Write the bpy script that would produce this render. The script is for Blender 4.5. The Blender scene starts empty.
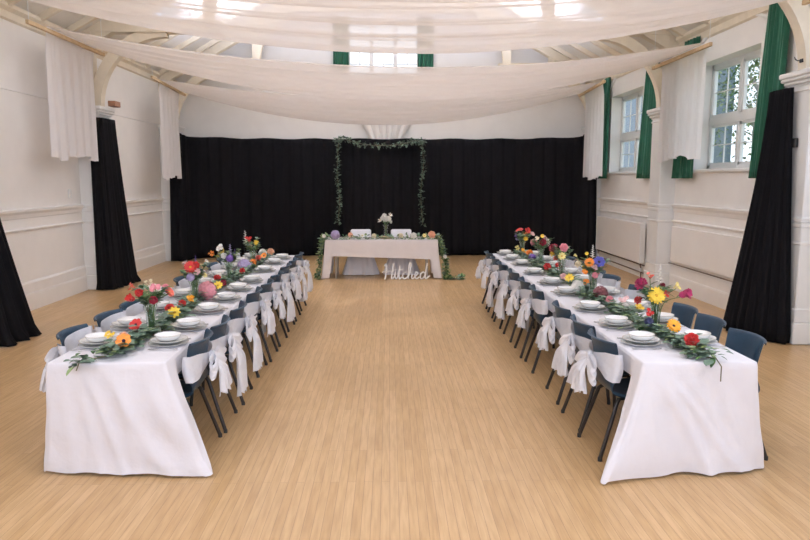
import bpy, math, random
from mathutils import Vector, Matrix, noise
random.seed(7)
PI = math.pi
scene = bpy.context.scene
COL = scene.collection

# ---------------------------------------------------------------- materials
def new_mat(name):
    m = bpy.data.materials.new(name); m.use_nodes = True
    nt = m.node_tree; nt.nodes.clear()
    return m, nt, nt.nodes.new('ShaderNodeOutputMaterial')

def N(nt, typ, **kw):
    n = nt.nodes.new(typ)
    for k, v in kw.items():
        if k in n.inputs: n.inputs[k].default_value = v
        else: setattr(n, k, v)
    return n

def ramp(nt, fac, stops):
    r = nt.nodes.new('ShaderNodeValToRGB')
    els = r.color_ramp.elements
    while len(els) < len(stops): els.new(0.5)
    for e, (p, c) in zip(els, stops):
        e.position = p; e.color = (c[0], c[1], c[2], 1)
    nt.links.new(fac, r.inputs[0]); return r.outputs[0]

def simple(name, color, rough=0.6, var=0.06, scale=8.0, bump=0.0, bscale=60.0, metal=0.0, sheen=0.0, spec=0.5):
    m, nt, out = new_mat(name)
    b = N(nt, 'ShaderNodeBsdfPrincipled')
    b.inputs['Roughness'].default_value = rough; b.inputs['Metallic'].default_value = metal
    b.inputs['Specular IOR Level'].default_value = spec
    if sheen: b.inputs['Sheen Weight'].default_value = sheen
    tc = N(nt, 'ShaderNodeTexCoord')
    nz = N(nt, 'ShaderNodeTexNoise'); nz.inputs['Scale'].default_value = scale; nz.inputs['Detail'].default_value = 3
    nt.links.new(tc.outputs['Object'], nz.inputs['Vector'])
    lo = [max(0, c * (1 - var)) for c in color]; hi = [min(1, c * (1 + var)) for c in color]
    nt.links.new(ramp(nt, nz.outputs[0], [(0.3, lo), (0.7, hi)]), b.inputs['Base Color'])
    if bump:
        n2 = N(nt, 'ShaderNodeTexNoise'); n2.inputs['Scale'].default_value = bscale; n2.inputs['Detail'].default_value = 4
        nt.links.new(tc.outputs['Object'], n2.inputs['Vector'])
        bp = N(nt, 'ShaderNodeBump'); bp.inputs['Strength'].default_value = bump; bp.inputs['Distance'].default_value = 0.02
        nt.links.new(n2.outputs[0], bp.inputs['Height']); nt.links.new(bp.outputs[0], b.inputs['Normal'])
    nt.links.new(b.outputs[0], out.inputs[0]); return m

def sheer(name, color, trans=0.5, clear=0.15, stretch=(1, 1, 1), bump=0.15, bscale=9.0):
    """thin cloth that lets light through: diffuse + translucent, a little open weave"""
    m, nt, out = new_mat(name)
    d = N(nt, 'ShaderNodeBsdfDiffuse'); t = N(nt, 'ShaderNodeBsdfTranslucent')
    c4 = (*color, 1); d.inputs[0].default_value = c4; t.inputs[0].default_value = c4
    mx = N(nt, 'ShaderNodeMixShader'); mx.inputs[0].default_value = trans
    nt.links.new(d.outputs[0], mx.inputs[1]); nt.links.new(t.outputs[0], mx.inputs[2])
    if bump:
        tc = N(nt, 'ShaderNodeTexCoord'); mp = N(nt, 'ShaderNodeMapping'); mp.inputs['Scale'].default_value = stretch
        nz = N(nt, 'ShaderNodeTexNoise'); nz.inputs['Scale'].default_value = bscale; nz.inputs['Detail'].default_value = 3
        nt.links.new(tc.outputs['Object'], mp.inputs[0]); nt.links.new(mp.outputs[0], nz.inputs['Vector'])
        bp = N(nt, 'ShaderNodeBump'); bp.inputs['Strength'].default_value = bump; bp.inputs['Distance'].default_value = 0.05
        nt.links.new(nz.outputs[0], bp.inputs['Height'])
        nt.links.new(bp.outputs[0], d.inputs['Normal']); nt.links.new(bp.outputs[0], t.inputs['Normal'])
    last = mx
    if clear:
        tr = N(nt, 'ShaderNodeBsdfTransparent'); m2 = N(nt, 'ShaderNodeMixShader'); m2.inputs[0].default_value = clear
        nt.links.new(mx.outputs[0], m2.inputs[1]); nt.links.new(tr.outputs[0], m2.inputs[2]); last = m2
    nt.links.new(last.outputs[0], out.inputs[0]); return m

def glass_mat(name, tint=(1, 1, 1), gloss=0.08):
    m, nt, out = new_mat(name)
    tr = N(nt, 'ShaderNodeBsdfTransparent'); tr.inputs[0].default_value = (*tint, 1)
    gl = N(nt, 'ShaderNodeBsdfGlossy'); gl.inputs['Roughness'].default_value = 0.03
    lw = N(nt, 'ShaderNodeLayerWeight'); lw.inputs[0].default_value = 0.25
    pw = N(nt, 'ShaderNodeMath'); pw.operation = 'POWER'; pw.inputs[1].default_value = 2.5
    nt.links.new(lw.outputs['Facing'], pw.inputs[0])
    ml = N(nt, 'ShaderNodeMath'); ml.operation = 'MULTIPLY_ADD'; ml.inputs[1].default_value = 0.5; ml.inputs[2].default_value = gloss * 0.5
    nt.links.new(pw.outputs[0], ml.inputs[0])
    mx = N(nt, 'ShaderNodeMixShader'); nt.links.new(ml.outputs[0], mx.inputs[0])
    nt.links.new(tr.outputs[0], mx.inputs[1]); nt.links.new(gl.outputs[0], mx.inputs[2])
    nt.links.new(mx.outputs[0], out.inputs[0]); return m

def floor_mat():
    m, nt, out = new_mat('maple_strip_floor')
    b = N(nt, 'ShaderNodeBsdfPrincipled')
    tc = N(nt, 'ShaderNodeTexCoord')
    mp = N(nt, 'ShaderNodeMapping'); mp.inputs['Rotation'].default_value = (0, 0, PI / 2)
    nt.links.new(tc.outputs['Object'], mp.inputs[0])
    br = N(nt, 'ShaderNodeTexBrick')
    br.offset = 0.37; br.inputs['Scale'].default_value = 1.0
    br.inputs['Brick Width'].default_value = 1.35; br.inputs['Row Height'].default_value = 0.052
    br.inputs['Mortar Size'].default_value = 0.0011; br.inputs['Mortar Smooth'].default_value = 0.3
    br.inputs['Bias'].default_value = 0.0
    br.inputs['Color1'].default_value = (0.505, 0.32, 0.150, 1); br.inputs['Color2'].default_value = (0.575, 0.38, 0.195, 1)
    br.inputs['Mortar'].default_value = (0.27, 0.16, 0.08, 1)
    nt.links.new(mp.outputs[0], br.inputs['Vector'])
    g = N(nt, 'ShaderNodeTexNoise'); g.inputs['Scale'].default_value = 5.0; g.inputs['Detail'].default_value = 6
    mp2 = N(nt, 'ShaderNodeMapping'); mp2.inputs['Scale'].default_value = (9, 0.7, 1)
    nt.links.new(tc.outputs['Object'], mp2.inputs[0]); nt.links.new(mp2.outputs[0], g.inputs['Vector'])
    gc = ramp(nt, g.outputs[0], [(0.25, (0.80, 0.77, 0.72)), (0.6, (1.0, 1.0, 1.0)), (0.8, (1.04, 1.05, 1.07))])
    mu = N(nt, 'ShaderNodeMix'); mu.data_type = 'RGBA'; mu.blend_type = 'MULTIPLY'; mu.inputs[0].default_value = 1
    nt.links.new(br.outputs[0], mu.inputs[6]); nt.links.new(gc, mu.inputs[7])
    w = N(nt, 'ShaderNodeTexNoise'); w.inputs['Scale'].default_value = 0.9; w.inputs['Detail'].default_value = 5
    nt.links.new(tc.outputs['Object'], w.inputs['Vector'])
    wc = ramp(nt, w.outputs[0], [(0.3, (0.92, 0.90, 0.87)), (0.65, (1.04, 1.04, 1.05))])
    mu2 = N(nt, 'ShaderNodeMix'); mu2.data_type = 'RGBA'; mu2.blend_type = 'MULTIPLY'; mu2.inputs[0].default_value = 1
    nt.links.new(mu.outputs[2], mu2.inputs[6]); nt.links.new(wc, mu2.inputs[7])
    nt.links.new(mu2.outputs[2], b.inputs['Base Color'])
    rr = ramp(nt, w.outputs[0], [(0.3, (0.30,) * 3), (0.7, (0.42,) * 3)])
    nt.links.new(rr, b.inputs['Roughness'])
    bp = N(nt, 'ShaderNodeBump'); bp.inputs['Strength'].default_value = 0.25; bp.inputs['Distance'].default_value = 0.002
    nt.links.new(br.outputs['Fac'], bp.inputs['Height']); bp.invert = True
    nt.links.new(bp.outputs[0], b.inputs['Normal'])
    b.inputs['Specular IOR Level'].default_value = 0.35
    nt.links.new(b.outputs[0], out.inputs[0]); return m

def leafy(name, c1, c2, scale=14):
    m, nt, out = new_mat(name)
    b = N(nt, 'ShaderNodeBsdfPrincipled'); b.inputs['Roughness'].default_value = 0.5
    tc = N(nt, 'ShaderNodeTexCoord')
    nz = N(nt, 'ShaderNodeTexNoise'); nz.inputs['Scale'].default_value = scale
    nt.links.new(tc.outputs['Object'], nz.inputs['Vector'])
    nt.links.new(ramp(nt, nz.outputs[0], [(0.35, c1), (0.65, c2)]), b.inputs['Base Color'])
    nt.links.new(b.outputs[0], out.inputs[0]); return m

M = {}
M['wall'] = simple('cream_wall_paint', (0.90, 0.87, 0.83), 0.7, 0.02, 3, 0.05, 25)
M['trimw'] = simple('ivory_gloss_trim', (0.90, 0.875, 0.84), 0.45, 0.02, 4)
M['wood'] = simple('cream_painted_timber', (0.80, 0.71, 0.56), 0.6, 0.06, 5, 0.1, 40)
M['roof'] = simple('cream_roof_boarding', (0.84, 0.80, 0.72), 0.7, 0.04, 3)
M['white'] = simple('white_gloss_paint', (0.85, 0.85, 0.83), 0.4, 0.02, 4)
M['signw'] = simple('bright_white_paint', (0.93, 0.93, 0.93), 0.5, 0.01, 4)
M['floor'] = floor_mat()
M['cloth'] = simple('white_table_cloth', (0.755, 0.735, 0.765), 0.75, 0.02, 6, 0.55, 7, sheen=0.2)
M['cloth_pink'] = simple('blush_white_cloth', (0.80, 0.75, 0.745), 0.75, 0.02, 6, 0.2, 8, sheen=0.2)
M['cover'] = simple('white_chair_cover', (0.88, 0.87, 0.91), 0.75, 0.02, 6, 0.2, 8, sheen=0.2)
M['black'] = simple('black_velour', (0.0085, 0.008, 0.009), 0.95, 0.15, 6, 0.2, 30, spec=0.1)
M['swag'] = sheer('blush_voile', (0.84, 0.775, 0.725), 0.48, 0.22, (0.35, 8, 1), 0.25, 5)
M['panel'] = sheer('white_voile', (0.93, 0.905, 0.90), 0.4, 0.06, (8, 8, 0.3), 0.2, 4)
M['organza'] = sheer('white_organza', (0.93, 0.925, 0.955), 0.22, 0.05, (1, 1, 1), 0.3, 22)
M['batten'] = simple('bare_pine', (0.56, 0.40, 0.23), 0.7, 0.12, 9)
M['blue'] = simple('navy_teal_polypropylene', (0.017, 0.044, 0.074), 0.42, 0.08, 30, 0.1, 220)
M['steel'] = simple('dark_brown_steel', (0.022, 0.016, 0.014), 0.4, 0.1, 20)
M['grey_steel'] = simple('grey_steel', (0.50, 0.50, 0.50), 0.4, 0.05, 20, metal=0.4)
M['ply'] = simple('grey_laminate', (0.45, 0.42, 0.38), 0.5, 0.05)
M['china'] = simple('white_china', (0.86, 0.85, 0.82), 0.18, 0.01, 4)
M['rim'] = simple('gold_rim', (0.36, 0.27, 0.14), 0.3, 0.1, 20, metal=0.5)
M['cutlery'] = simple('polished_cutlery', (0.62, 0.61, 0.60), 0.22, 0.03, 20, metal=1.0)
M['glass'] = glass_mat('clear_vase_glass', (0.92, 0.955, 0.94), 0.22)
M['pane'] = glass_mat('window_glass', (0.96, 0.98, 1.0))
M['green'] = simple('emerald_curtain', (0.006, 0.098, 0.05), 0.75, 0.12, 6, sheen=0.2)
M['leaf1'] = leafy('silver_eucalyptus', (0.10, 0.17, 0.12), (0.19, 0.27, 0.19))
M['leaf2'] = leafy('deep_green_leaf', (0.035, 0.095, 0.03), (0.09, 0.18, 0.055))
M['leaf3'] = leafy('pale_green_leaf', (0.20, 0.28, 0.10), (0.30, 0.37, 0.17))
M['stem'] = leafy('green_stem', (0.07, 0.15, 0.04), (0.14, 0.24, 0.08))
M['twig'] = leafy('brown_twig', (0.10, 0.08, 0.04), (0.16, 0.14, 0.07))
M['darkleaf'] = leafy('dusty_ivy_leaf', (0.03, 0.05, 0.025), (0.10, 0.14, 0.085), 9)
M['bark'] = simple('pale_bark', (0.33, 0.30, 0.26), 0.9, 0.3, 6, 0.5, 20)
M['slate'] = simple('blue_grey_render', (0.20, 0.245, 0.29), 0.8, 0.1, 2)
M['grass'] = leafy('mown_grass', (0.10, 0.18, 0.05), (0.16, 0.26, 0.08), 3)
M['log'] = simple('pale_log_slice', (0.52, 0.36, 0.20), 0.7, 0.2, 20)
M['radiator'] = simple('radiator_enamel', (0.85, 0.81, 0.77), 0.4, 0.01, 4)
M['pipe'] = simple('brown_pipe', (0.14, 0.09, 0.065), 0.5, 0.1, 10)
M['blockwood'] = simple('brown_block', (0.26, 0.12, 0.065), 0.6, 0.2, 20)
M['iron'] = simple('black_iron', (0.02, 0.02, 0.02), 0.5, 0.1, 10)
PET = {'red': (0.60, 0.035, 0.03), 'crimson': (0.33, 0.012, 0.035), 'coral': (0.80, 0.16, 0.10), 'pink': (0.80, 0.32, 0.36),
       'palepink': (0.86, 0.58, 0.56), 'magenta': (0.46, 0.03, 0.13), 'yellow': (0.86, 0.60, 0.06), 'lemon': (0.86, 0.74, 0.28),
       'orange': (0.84, 0.28, 0.04), 'amber': (0.88, 0.42, 0.03), 'white': (0.86, 0.83, 0.76), 'cream': (0.86, 0.76, 0.56),
       'peach': (0.86, 0.50, 0.33), 'purple': (0.19, 0.09, 0.36), 'lilac': (0.45, 0.36, 0.58), 'blue': (0.06, 0.06, 0.30),
       'burgundy': (0.17, 0.04, 0.045), 'navy': (0.025, 0.03, 0.09)}
for k, c in PET.items(): M['p_' + k] = simple(k + '_petal', c, 0.6, 0.14, 30, sheen=0.15)
M['heart_dark'] = simple('dark_flower_heart', (0.03, 0.012, 0.03), 0.8, 0.2, 50)
M['heart_gold'] = simple('golden_flower_heart', (0.62, 0.36, 0.04), 0.8, 0.2, 50)

# ---------------------------------------------------------------- mesh builder
class MB:
    def __init__(s): s.v = []; s.f = []; s.m = []
    def add(s, vs, fs, mi=0):
        b = len(s.v); s.v += [tuple(p) for p in vs]
        s.f += [tuple(b + i for i in f) for f in fs]; s.m += [mi] * len(fs); return s
    def box(s, x0, x1, y0, y1, z0, z1, mi=0):
        v = [(x, y, z) for z in (z0, z1) for y in (y0, y1) for x in (x0, x1)]
        return s.add(v, [(0, 2, 3, 1), (4, 5, 7, 6), (0, 1, 5, 4), (2, 6, 7, 3), (0, 4, 6, 2), (1, 3, 7, 5)], mi)
    def bevbox(s, x0, x1, y0, y1, z0, z1, b=0.006, mi=0):
        vs = []; fs = []
        X = (x0, x1); Y = (y0, y1); Z = (z0, z1)
        import itertools
        idx = {}
        for cx, cy, cz in itertools.product((0, 1), repeat=3):
            sx, sy, sz = (1 - 2 * cx, 1 - 2 * cy, 1 - 2 * cz)
            p = (X[cx], Y[cy], Z[cz])
            for ax in range(3):
                q = [p[0] + sx * b, p[1] + sy * b, p[2] + sz * b]; q[ax] = p[ax]
                idx[(cx, cy, cz, ax)] = len(vs); vs.append(tuple(q))
        for ax in range(3):
            o = [a for a in range(3) if a != ax]
            for sd in (0, 1):
                ring = []
                for a, c in ((0, 0), (1, 0), (1, 1), (0, 1)):
                    k = [0, 0, 0]; k[ax] = sd; k[o[0]] = a; k[o[1]] = c
                    ring.append(idx[(*k, ax)])
                fs.append(tuple(ring))
        for ax in range(3):
            o = [a for a in range(3) if a != ax]
            for a, c in itertools.product((0, 1), repeat=2):
                k0 = [0, 0, 0]; k0[o[0]] = a; k0[o[1]] = c; k1 = list(k0); k1[ax] = 1
                fs.append((idx[(*k0, o[0])], idx[(*k1, o[0])], idx[(*k1, o[1])], idx[(*k0, o[1])]))
        for c in itertools.product((0, 1), repeat=3):
            fs.append(tuple(idx[(*c, ax)] for ax in range(3)))
        return s.add(vs, fs, mi)
    def grid(s, fn, nu, nv, mi=0, closed_u=False):
        b = len(s.v)
        cu = nu if closed_u else nu + 1
        for j in range(nv + 1):
            for i in range(cu): s.v.append(tuple(fn(i / nu, j / nv)))
        for j in range(nv):
            for i in range(nu):
                i2 = (i + 1) % cu
                s.f.append((b + j * cu + i, b + j * cu + i2, b + (j + 1) * cu + i2, b + (j + 1) * cu + i)); s.m.append(mi)
        return s
    def lathe(s, prof, seg=24, c=(0, 0, 0), mi=0, mis=None):
        b = len(s.v); n = len(prof)
        for k in range(seg):
            a = 2 * PI * k / seg
            for r, z in prof: s.v.append((c[0] + r * math.cos(a), c[1] + r * math.sin(a), c[2] + z))
        for k in range(seg):
            k2 = (k + 1) % seg
            for i in range(n - 1):
                s.f.append((b + k * n + i, b + k2 * n + i, b + k2 * n + i + 1, b + k * n + i + 1)); s.m.append(mis[i] if mis else mi)
        return s
    def tube(s, pts, r, seg=8, mi=0, cap=True, squash=None):
        pts = [Vector(p) for p in pts]; n = len(pts)
        rs = r if isinstance(r, (list, tuple)) else [r] * n
        b = len(s.v); up = None
        for i, p in enumerate(pts):
            t = (pts[min(i + 1, n - 1)] - pts[max(i - 1, 0)])
            if t.length < 1e-9: t = Vector((0, 0, 1))
            t.normalize()
            if up is None:
                up = Vector((0, 0, 1)) if abs(t.z) < 0.9 else Vector((1, 0, 0))
            a = (up - t * up.dot(t))
            if a.length < 1e-6: a = t.orthogonal()
            a.normalize(); up = a; c = t.cross(a)
            for k in range(seg):
                th = 2 * PI * k / seg
                q = a * (rs[i] * math.cos(th)) + c * (rs[i] * math.sin(th))
                if squash: q = Vector((q[0] * squash[0], q[1] * squash[1], q[2] * squash[2]))
                s.v.append(tuple(p + q))
        for i in range(n - 1):
            for k in range(seg):
                k2 = (k + 1) % seg
                s.f.append((b + i * seg + k, b + i * seg + k2, b + (i + 1) * seg + k2, b + (i + 1) * seg + k)); s.m.append(mi)
        if cap:
            s.f.append(tuple(b + k for k in range(seg))[::-1]); s.m.append(mi)
            s.f.append(tuple(b + (n - 1) * seg + k for k in range(seg))); s.m.append(mi)
        return s
    def ball(s, c, r, nu=10, nv=6, mi=0, fn=None):
        rx, ry, rz = r if isinstance(r, (list, tuple)) else (r, r, r)
        def f(u, v):
            a = 2 * PI * u; p = PI * (v * 0.98 + 0.01)
            d = Vector((math.sin(p) * math.cos(a), math.sin(p) * math.sin(a), -math.cos(p)))
            k = fn(d) if fn else 1
            return (c[0] + rx * d.x * k, c[1] + ry * d.y * k, c[2] + rz * d.z * k)
        return s.grid(f, nu, nv, mi, True)
    def leaf(s, p, d, up, L, W, mi=0, fold=0.25, curl=0.15, rnd=0.55):
        """one folded leaf blade from p along d"""
        d = Vector(d).normalized(); up = Vector(up)
        side = d.cross(up)
        if side.length < 1e-4: side = d.orthogonal()
        side.normalize(); nrm = side.cross(d)
        p = Vector(p); vs = []
        prof = [(0.0, 0.05), (0.3, 0.85), (rnd, 1.0), (0.85, 0.6), (1.0, 0.04)]
        for t, w in prof:
            c = p + d * (L * t) - nrm * (curl * L * t * t)
            hw = W * 0.5 * w
            vs += [c - side * hw + nrm * (fold * hw), c, c + side * hw + nrm * (fold * hw)]
        fs = []
        for i in range(len(prof) - 1):
            a = i * 3
            fs += [(a, a + 1, a + 4, a + 3), (a + 1, a + 2, a + 5, a + 4)]
        return s.add(vs, fs, mi)
    def thick(s, t):
        """give an open sheet real thickness: shell the faces along vertex normals"""
        nv = len(s.v); nr = [Vector((0, 0, 0)) for _ in range(nv)]
        edges = {}
        for f in s.f:
            a, b2, c = (Vector(s.v[f[0]]), Vector(s.v[f[1]]), Vector(s.v[f[2]]))
            n = (b2 - a).cross(c - a)
            for i in f: nr[i] += n
            for i in range(len(f)):
                e = (f[i], f[(i + 1) % len(f)]); k = tuple(sorted(e)); edges.setdefault(k, []).append(e)
        base = len(s.v)
        s.v += [tuple(Vector(p) - (n.normalized() * t if n.length > 0 else n)) for p, n in zip(s.v[:nv], nr)]
        nf = len(s.f)
        for i in range(nf):
            s.f.append(tuple(base + k for k in s.f[i][::-1])); s.m.append(s.m[i])
        for k, es in edges.items():
            if len(es) == 1:
                a, b2 = es[0]; s.f.append((b2, a, base + a, base + b2)); s.m.append(0)
        return s
    def mesh(s, name, mats, smooth=True, angle=None):
        me = bpy.data.meshes.new(name); me.from_pydata(s.v, [], s.f)
        for m in (mats if isinstance(mats, (list, tuple)) else [mats]): me.materials.append(m)
        me.polygons.foreach_set('material_index', s.m)
        me.polygons.foreach_set('use_smooth', [smooth] * len(s.f)); me.update()
        if smooth and angle: me.set_sharp_from_angle(angle=math.radians(angle))
        return me
    def build(s, name, mats, parent=None, smooth=True, loc=None, angle=40):
        o = bpy.data.objects.new(name, s.mesh(name, mats, smooth, angle)); COL.objects.link(o)
        if parent is not None: o.parent = parent
        if loc is not None: o.location = loc
        return o

def tag(o, label, cat, group=None, kind=None):
    o['label'] = label; o['category'] = cat
    if group: o['group'] = group
    if kind: o['kind'] = kind
    return o
def struct(o, label=None):
    o['kind'] = 'structure'
    if label: o['label'] = label
    return o
def empty(name, loc=(0, 0, 0), rz=0.0):
    o = bpy.data.objects.new(name, None); o.empty_display_size = 0.1; COL.objects.link(o)
    o.location = loc; o.rotation_euler = (0, 0, rz); return o
def place(name, me, parent=None, loc=(0, 0, 0), rot=(0, 0, 0)):
    o = bpy.data.objects.new(name, me); COL.objects.link(o); o.location = loc; o.rotation_euler = rot
    if parent is not None: o.parent = parent
    return o
KIDS = {}
def copy_tree(o, parent=None):
    c = o.copy(); COL.objects.link(c)
    if parent is not None: c.parent = parent
    for ch in o.children: copy_tree(ch, c)
    return c
def lerp(a, b, t): return a + (b - a) * t
def smooth01(t): t = max(0, min(1, t)); return t * t * (3 - 2 * t)
def path_at(pts, t):
    """point at fraction t of a polyline's length, plus its tangent"""
    ps = [Vector(p) for p in pts]; ls = [(ps[i + 1] - ps[i]).length for i in range(len(ps) - 1)]
    s = t * sum(ls)
    for i, l in enumerate(ls):
        if s <= l or i == len(ls) - 1:
            return ps[i].lerp(ps[i + 1], s / l if l else 0), (ps[i + 1] - ps[i]).normalized()
        s -= l
def catmull(pts, n=6):
    ps = [Vector(p) for p in pts]; out = []
    for i in range(len(ps) - 1):
        p0 = ps[max(i - 1, 0)]; p1 = ps[i]; p2 = ps[i + 1]; p3 = ps[min(i + 2, len(ps) - 1)]
        for k in range(n):
            t = k / n
            out.append(0.5 * ((2 * p1) + (p2 - p0) * t + (2 * p0 - 5 * p1 + 4 * p2 - p3) * t * t + (3 * p1 - p0 - 3 * p2 + p3) * t ** 3))
    out.append(ps[-1]); return out
ORD = ['nearest', 'second', 'third', 'fourth', 'fifth', 'sixth', 'seventh', 'eighth', 'farthest']

# ---------------------------------------------------------------- room shell
XL, XR, YF, YB = -5.1, 4.82, 16.85, -3.2
XC = (XL + XR) / 2
ZP = 4.15                     # wall plate
SL = 0.55                     # roof pitch
ZR = ZP + (XR - XL) / 2 * SL

struct(MB().box(XL - 0.3, XR + 0.3, YB - 0.3, YF + 0.3, -0.12, 0.0).build('floor', M['floor'], smooth=False), 'golden maple strip floor of the hall')

def cells(axis, a0, a1, cuts, zs, holes, t0, t1):
    """wall boxes between cut lines, leaving the holes open"""
    b = MB()
    A = sorted(set([a0, a1] + cuts)); Z = sorted(set(zs))
    for i in range(len(A) - 1):
        for j in range(len(Z) - 1):
            am = (A[i] + A[i + 1]) / 2; zm = (Z[j] + Z[j + 1]) / 2
            if any(h[0] < am < h[1] and h[2] < zm < h[3] for h in holes): continue
            if axis == 'y': b.box(t0, t1, A[i], A[i + 1], Z[j], Z[j + 1])
            else: b.box(A[i], A[i + 1], t0, t1, Z[j], Z[j + 1])
    return b
WZ0, WZ1 = 2.0, 3.60
WIN = [(9.12, 10.95), (13.30, 15.15), (5.0, 6.85), (0.9, 2.75)]
struct(MB().box(XL - 0.3, XL, YB - 0.3, YF + 0.3, 0, ZP + 0.02).build('wall_left', M['wall'], smooth=False))
holes = [(a, b, WZ0, WZ1) for a, b in WIN]
struct(cells('y', YB - 0.3, YF + 0.3, [c for w in WIN for c in w], [0, WZ0, WZ1, ZP + 0.02], holes, XR, XR + 0.3).build('wall_right', M['wall'], smooth=False))
CLX0, CLX1, CLZ0, CLZ1 = -0.97, 0.73, 4.25, 5.5
struct(cells('x', XL - 0.3, XR + 0.3, [CLX0, CLX1], [0, CLZ0, CLZ1, ZR + 0.1], [(CLX0, CLX1, CLZ0, CLZ1)], YF, YF + 0.3).build('wall_back', M['wall'], smooth=False))
RW = (-3.4, 3.1, 0.9, 3.9)
struct(cells('x', XL - 0.3, XR + 0.3, [RW[0], RW[1]], [0, RW[2], RW[3], ZR + 0.1], [RW], YB - 0.3, YB).build('wall_front', M['wall'], smooth=False))
# roof slopes with the roof-light openings
RL = [(12.55, 13.15), (16.02, 16.62)]          # y of the roof lights
RLX = (3.56, 4.02)                            # distance from the centre line
def roof(sgn):
    b = MB()
    ys = sorted([YB - 0.3, YF + 0.3] + [c for r in RL for c in r]); ds = [0.0, RLX[0], RLX[1], (XR - XL) / 2 + 0.3]
    for i in range(len(ys) - 1):
        for j in range(3):
            ym = (ys[i] + ys[i + 1]) / 2
            if j == 1 and any(r[0] < ym < r[1] for r in RL): continue
            v = []
            for dz in (0, 0.15):
                for y in (ys[i], ys[i + 1]):
                    for d in (ds[j], ds[j + 1]): v.append((XC + sgn * d, y, ZR - SL * d + dz))
            b.add(v, [(0, 2, 3, 1), (4, 5, 7, 6), (0, 1, 5, 4), (2, 6, 7, 3), (0, 4, 6, 2), (1, 3, 7, 5)])
    return b
ce = roof(-1); r2 = roof(1); ce.add(r2.v, r2.f)
struct(ce.build('ceiling', M['roof'], smooth=False), 'cream boarded open roof with roof lights')
# rafters on the underside
tn = [0]
def trim(mb, mat, label=None, smooth=False):
    tn[0] += 1
    return struct(mb.build('trim_%d' % tn[0], mat, smooth=smooth), label)
for sgn in (-1, 1):
    b = MB()
    for k in range(22):
        y = -2.6 + k * 0.87
        if any(r[0] - 0.1 < y < r[1] + 0.1 for r in RL): continue
        v = []
        for dz in (-0.10, 0.01):
            for yy in (y - 0.04, y + 0.04):
                for d in (0.05, (XR - XL) / 2): v.append((XC + sgn * d, yy, ZR - SL * d + dz))
        b.add(v, [(0, 2, 3, 1), (4, 5, 7, 6), (0, 1, 5, 4), (2, 6, 7, 3), (0, 4, 6, 2), (1, 3, 7, 5)])
    trim(b, M['wood'], 'cream rafters on the roof slope')

# rails, baseboards, cornices along the side walls
def rail(x, sgn, y0, y1, prof, mat=None):
    """moulding: prof = [(out, z)...] extruded along y on a side wall"""
    b = MB()
    def f(u, v):
        i = u * (len(prof) - 1); k = min(int(round(i)), len(prof) - 1)
        return (x + sgn * prof[k][0], lerp(y0, y1, v), prof[k][1])
    b.grid(f, len(prof) - 1, 1); return b
DADO = [(0, 1.30), (0.012, 1.31), (0.02, 1.36), (0.05, 1.395), (0.055, 1.425), (0.012, 1.435), (0, 1.44)]
MID = [(0, 1.12), (0.02, 1.125), (0.032, 1.15), (0.02, 1.165), (0, 1.17)]
BASE = [(0.035, 0.0), (0.035, 0.22), (0.03, 0.245), (0.022, 0.25), (0.022, 0.385), (0.012, 0.41), (0, 0.415)]
PLATE = [(0, 3.95), (0.04, 3.97), (0.05, 4.06), (0.11, 4.10), (0.11, 4.15), (0, 4.15)]
PIL = [-0.70, 3.40, 7.50, 11.60, 15.70]; PD = 0.45
for side, x, sgn in (('left', XL, 1), ('right', XR, -1)):
    cuts = [YB] + [c for p in PIL for c in (p, p + PD)] + [YF]
    b1, b2, b3, b4 = MB(), MB(), MB(), MB()
    for i in range(0, len(cuts), 2):
        for bb, pr in ((b1, DADO), (b2, MID), (b3, BASE), (b4, PLATE)):
            r = rail(x, sgn, cuts[i], cuts[i + 1], pr); bb.add(r.v, r.f)
    trim(b1, M['trimw'], 'moulded dado rail along the %s wall' % side); trim(b2, M['trimw'], 'lower moulded rail along the %s wall' % side)
    struct(b3.build('baseboard_' + side, M['trimw'], smooth=False)); trim(b4, M['wood'], 'timber wall plate along the top of the %s wall' % side)
r = rail(XL, 1, YB, YF, [(0, 3.03), (0.012, 3.035), (0.012, 3.05), (0, 3.055)]); trim(r, M['trimw'], 'thin string course on the left wall')
# flat wainscot panel between the window-side pillars
trim(MB().bevbox(XR - 0.045, XR + 0.01, 8.0, 11.55, 0.47, 1.06, 0.008), M['wall'], 'flat wainscot panel below the window')
trim(MB().tube([(XR - 0.06, 8.0, 0.44), (XR - 0.06, 11.55, 0.44)], 0.011, 8), M['pipe'], 'thin brown strip drawn as the shadow line under the wainscot panel', True)  # brown strip stands in for the shaded gap below the panel

# pillars with capitals, and the timber trusses they carry
PX = {'left': (XL, 0.36, 1), 'right': (XR, 0.27, -1)}
for side, (x, dp, sgn) in PX.items():
    for i, p in enumerate(PIL):
        b = MB()
        def bx(e, z0, z1, e2=None):
            xa, xb = sorted((x - sgn * 0.02, x + sgn * (dp + e)))
            b.bevbox(xa, xb, p - e, p + PD + e, z0, z1, 0.012)
        bx(0, 0.0, 2.9); bx(0.025, 0, 0.25); bx(0.014, 0.25, 0.41); bx(0.018, 1.37, 1.43); bx(0.010, 1.31, 1.37); bx(0.012, 1.12, 1.165)
        bx(0.015, 2.80, 2.83); bx(0.015, 2.86, 2.89); bx(0.04, 2.89, 2.93); bx(0.065, 2.93, 2.97); bx(0.08, 2.97, 3.03)
        o = b.build('pillar', M['white'], smooth=False); struct(o, 'white pillar with moulded capital on the %s wall' % side)

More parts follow.
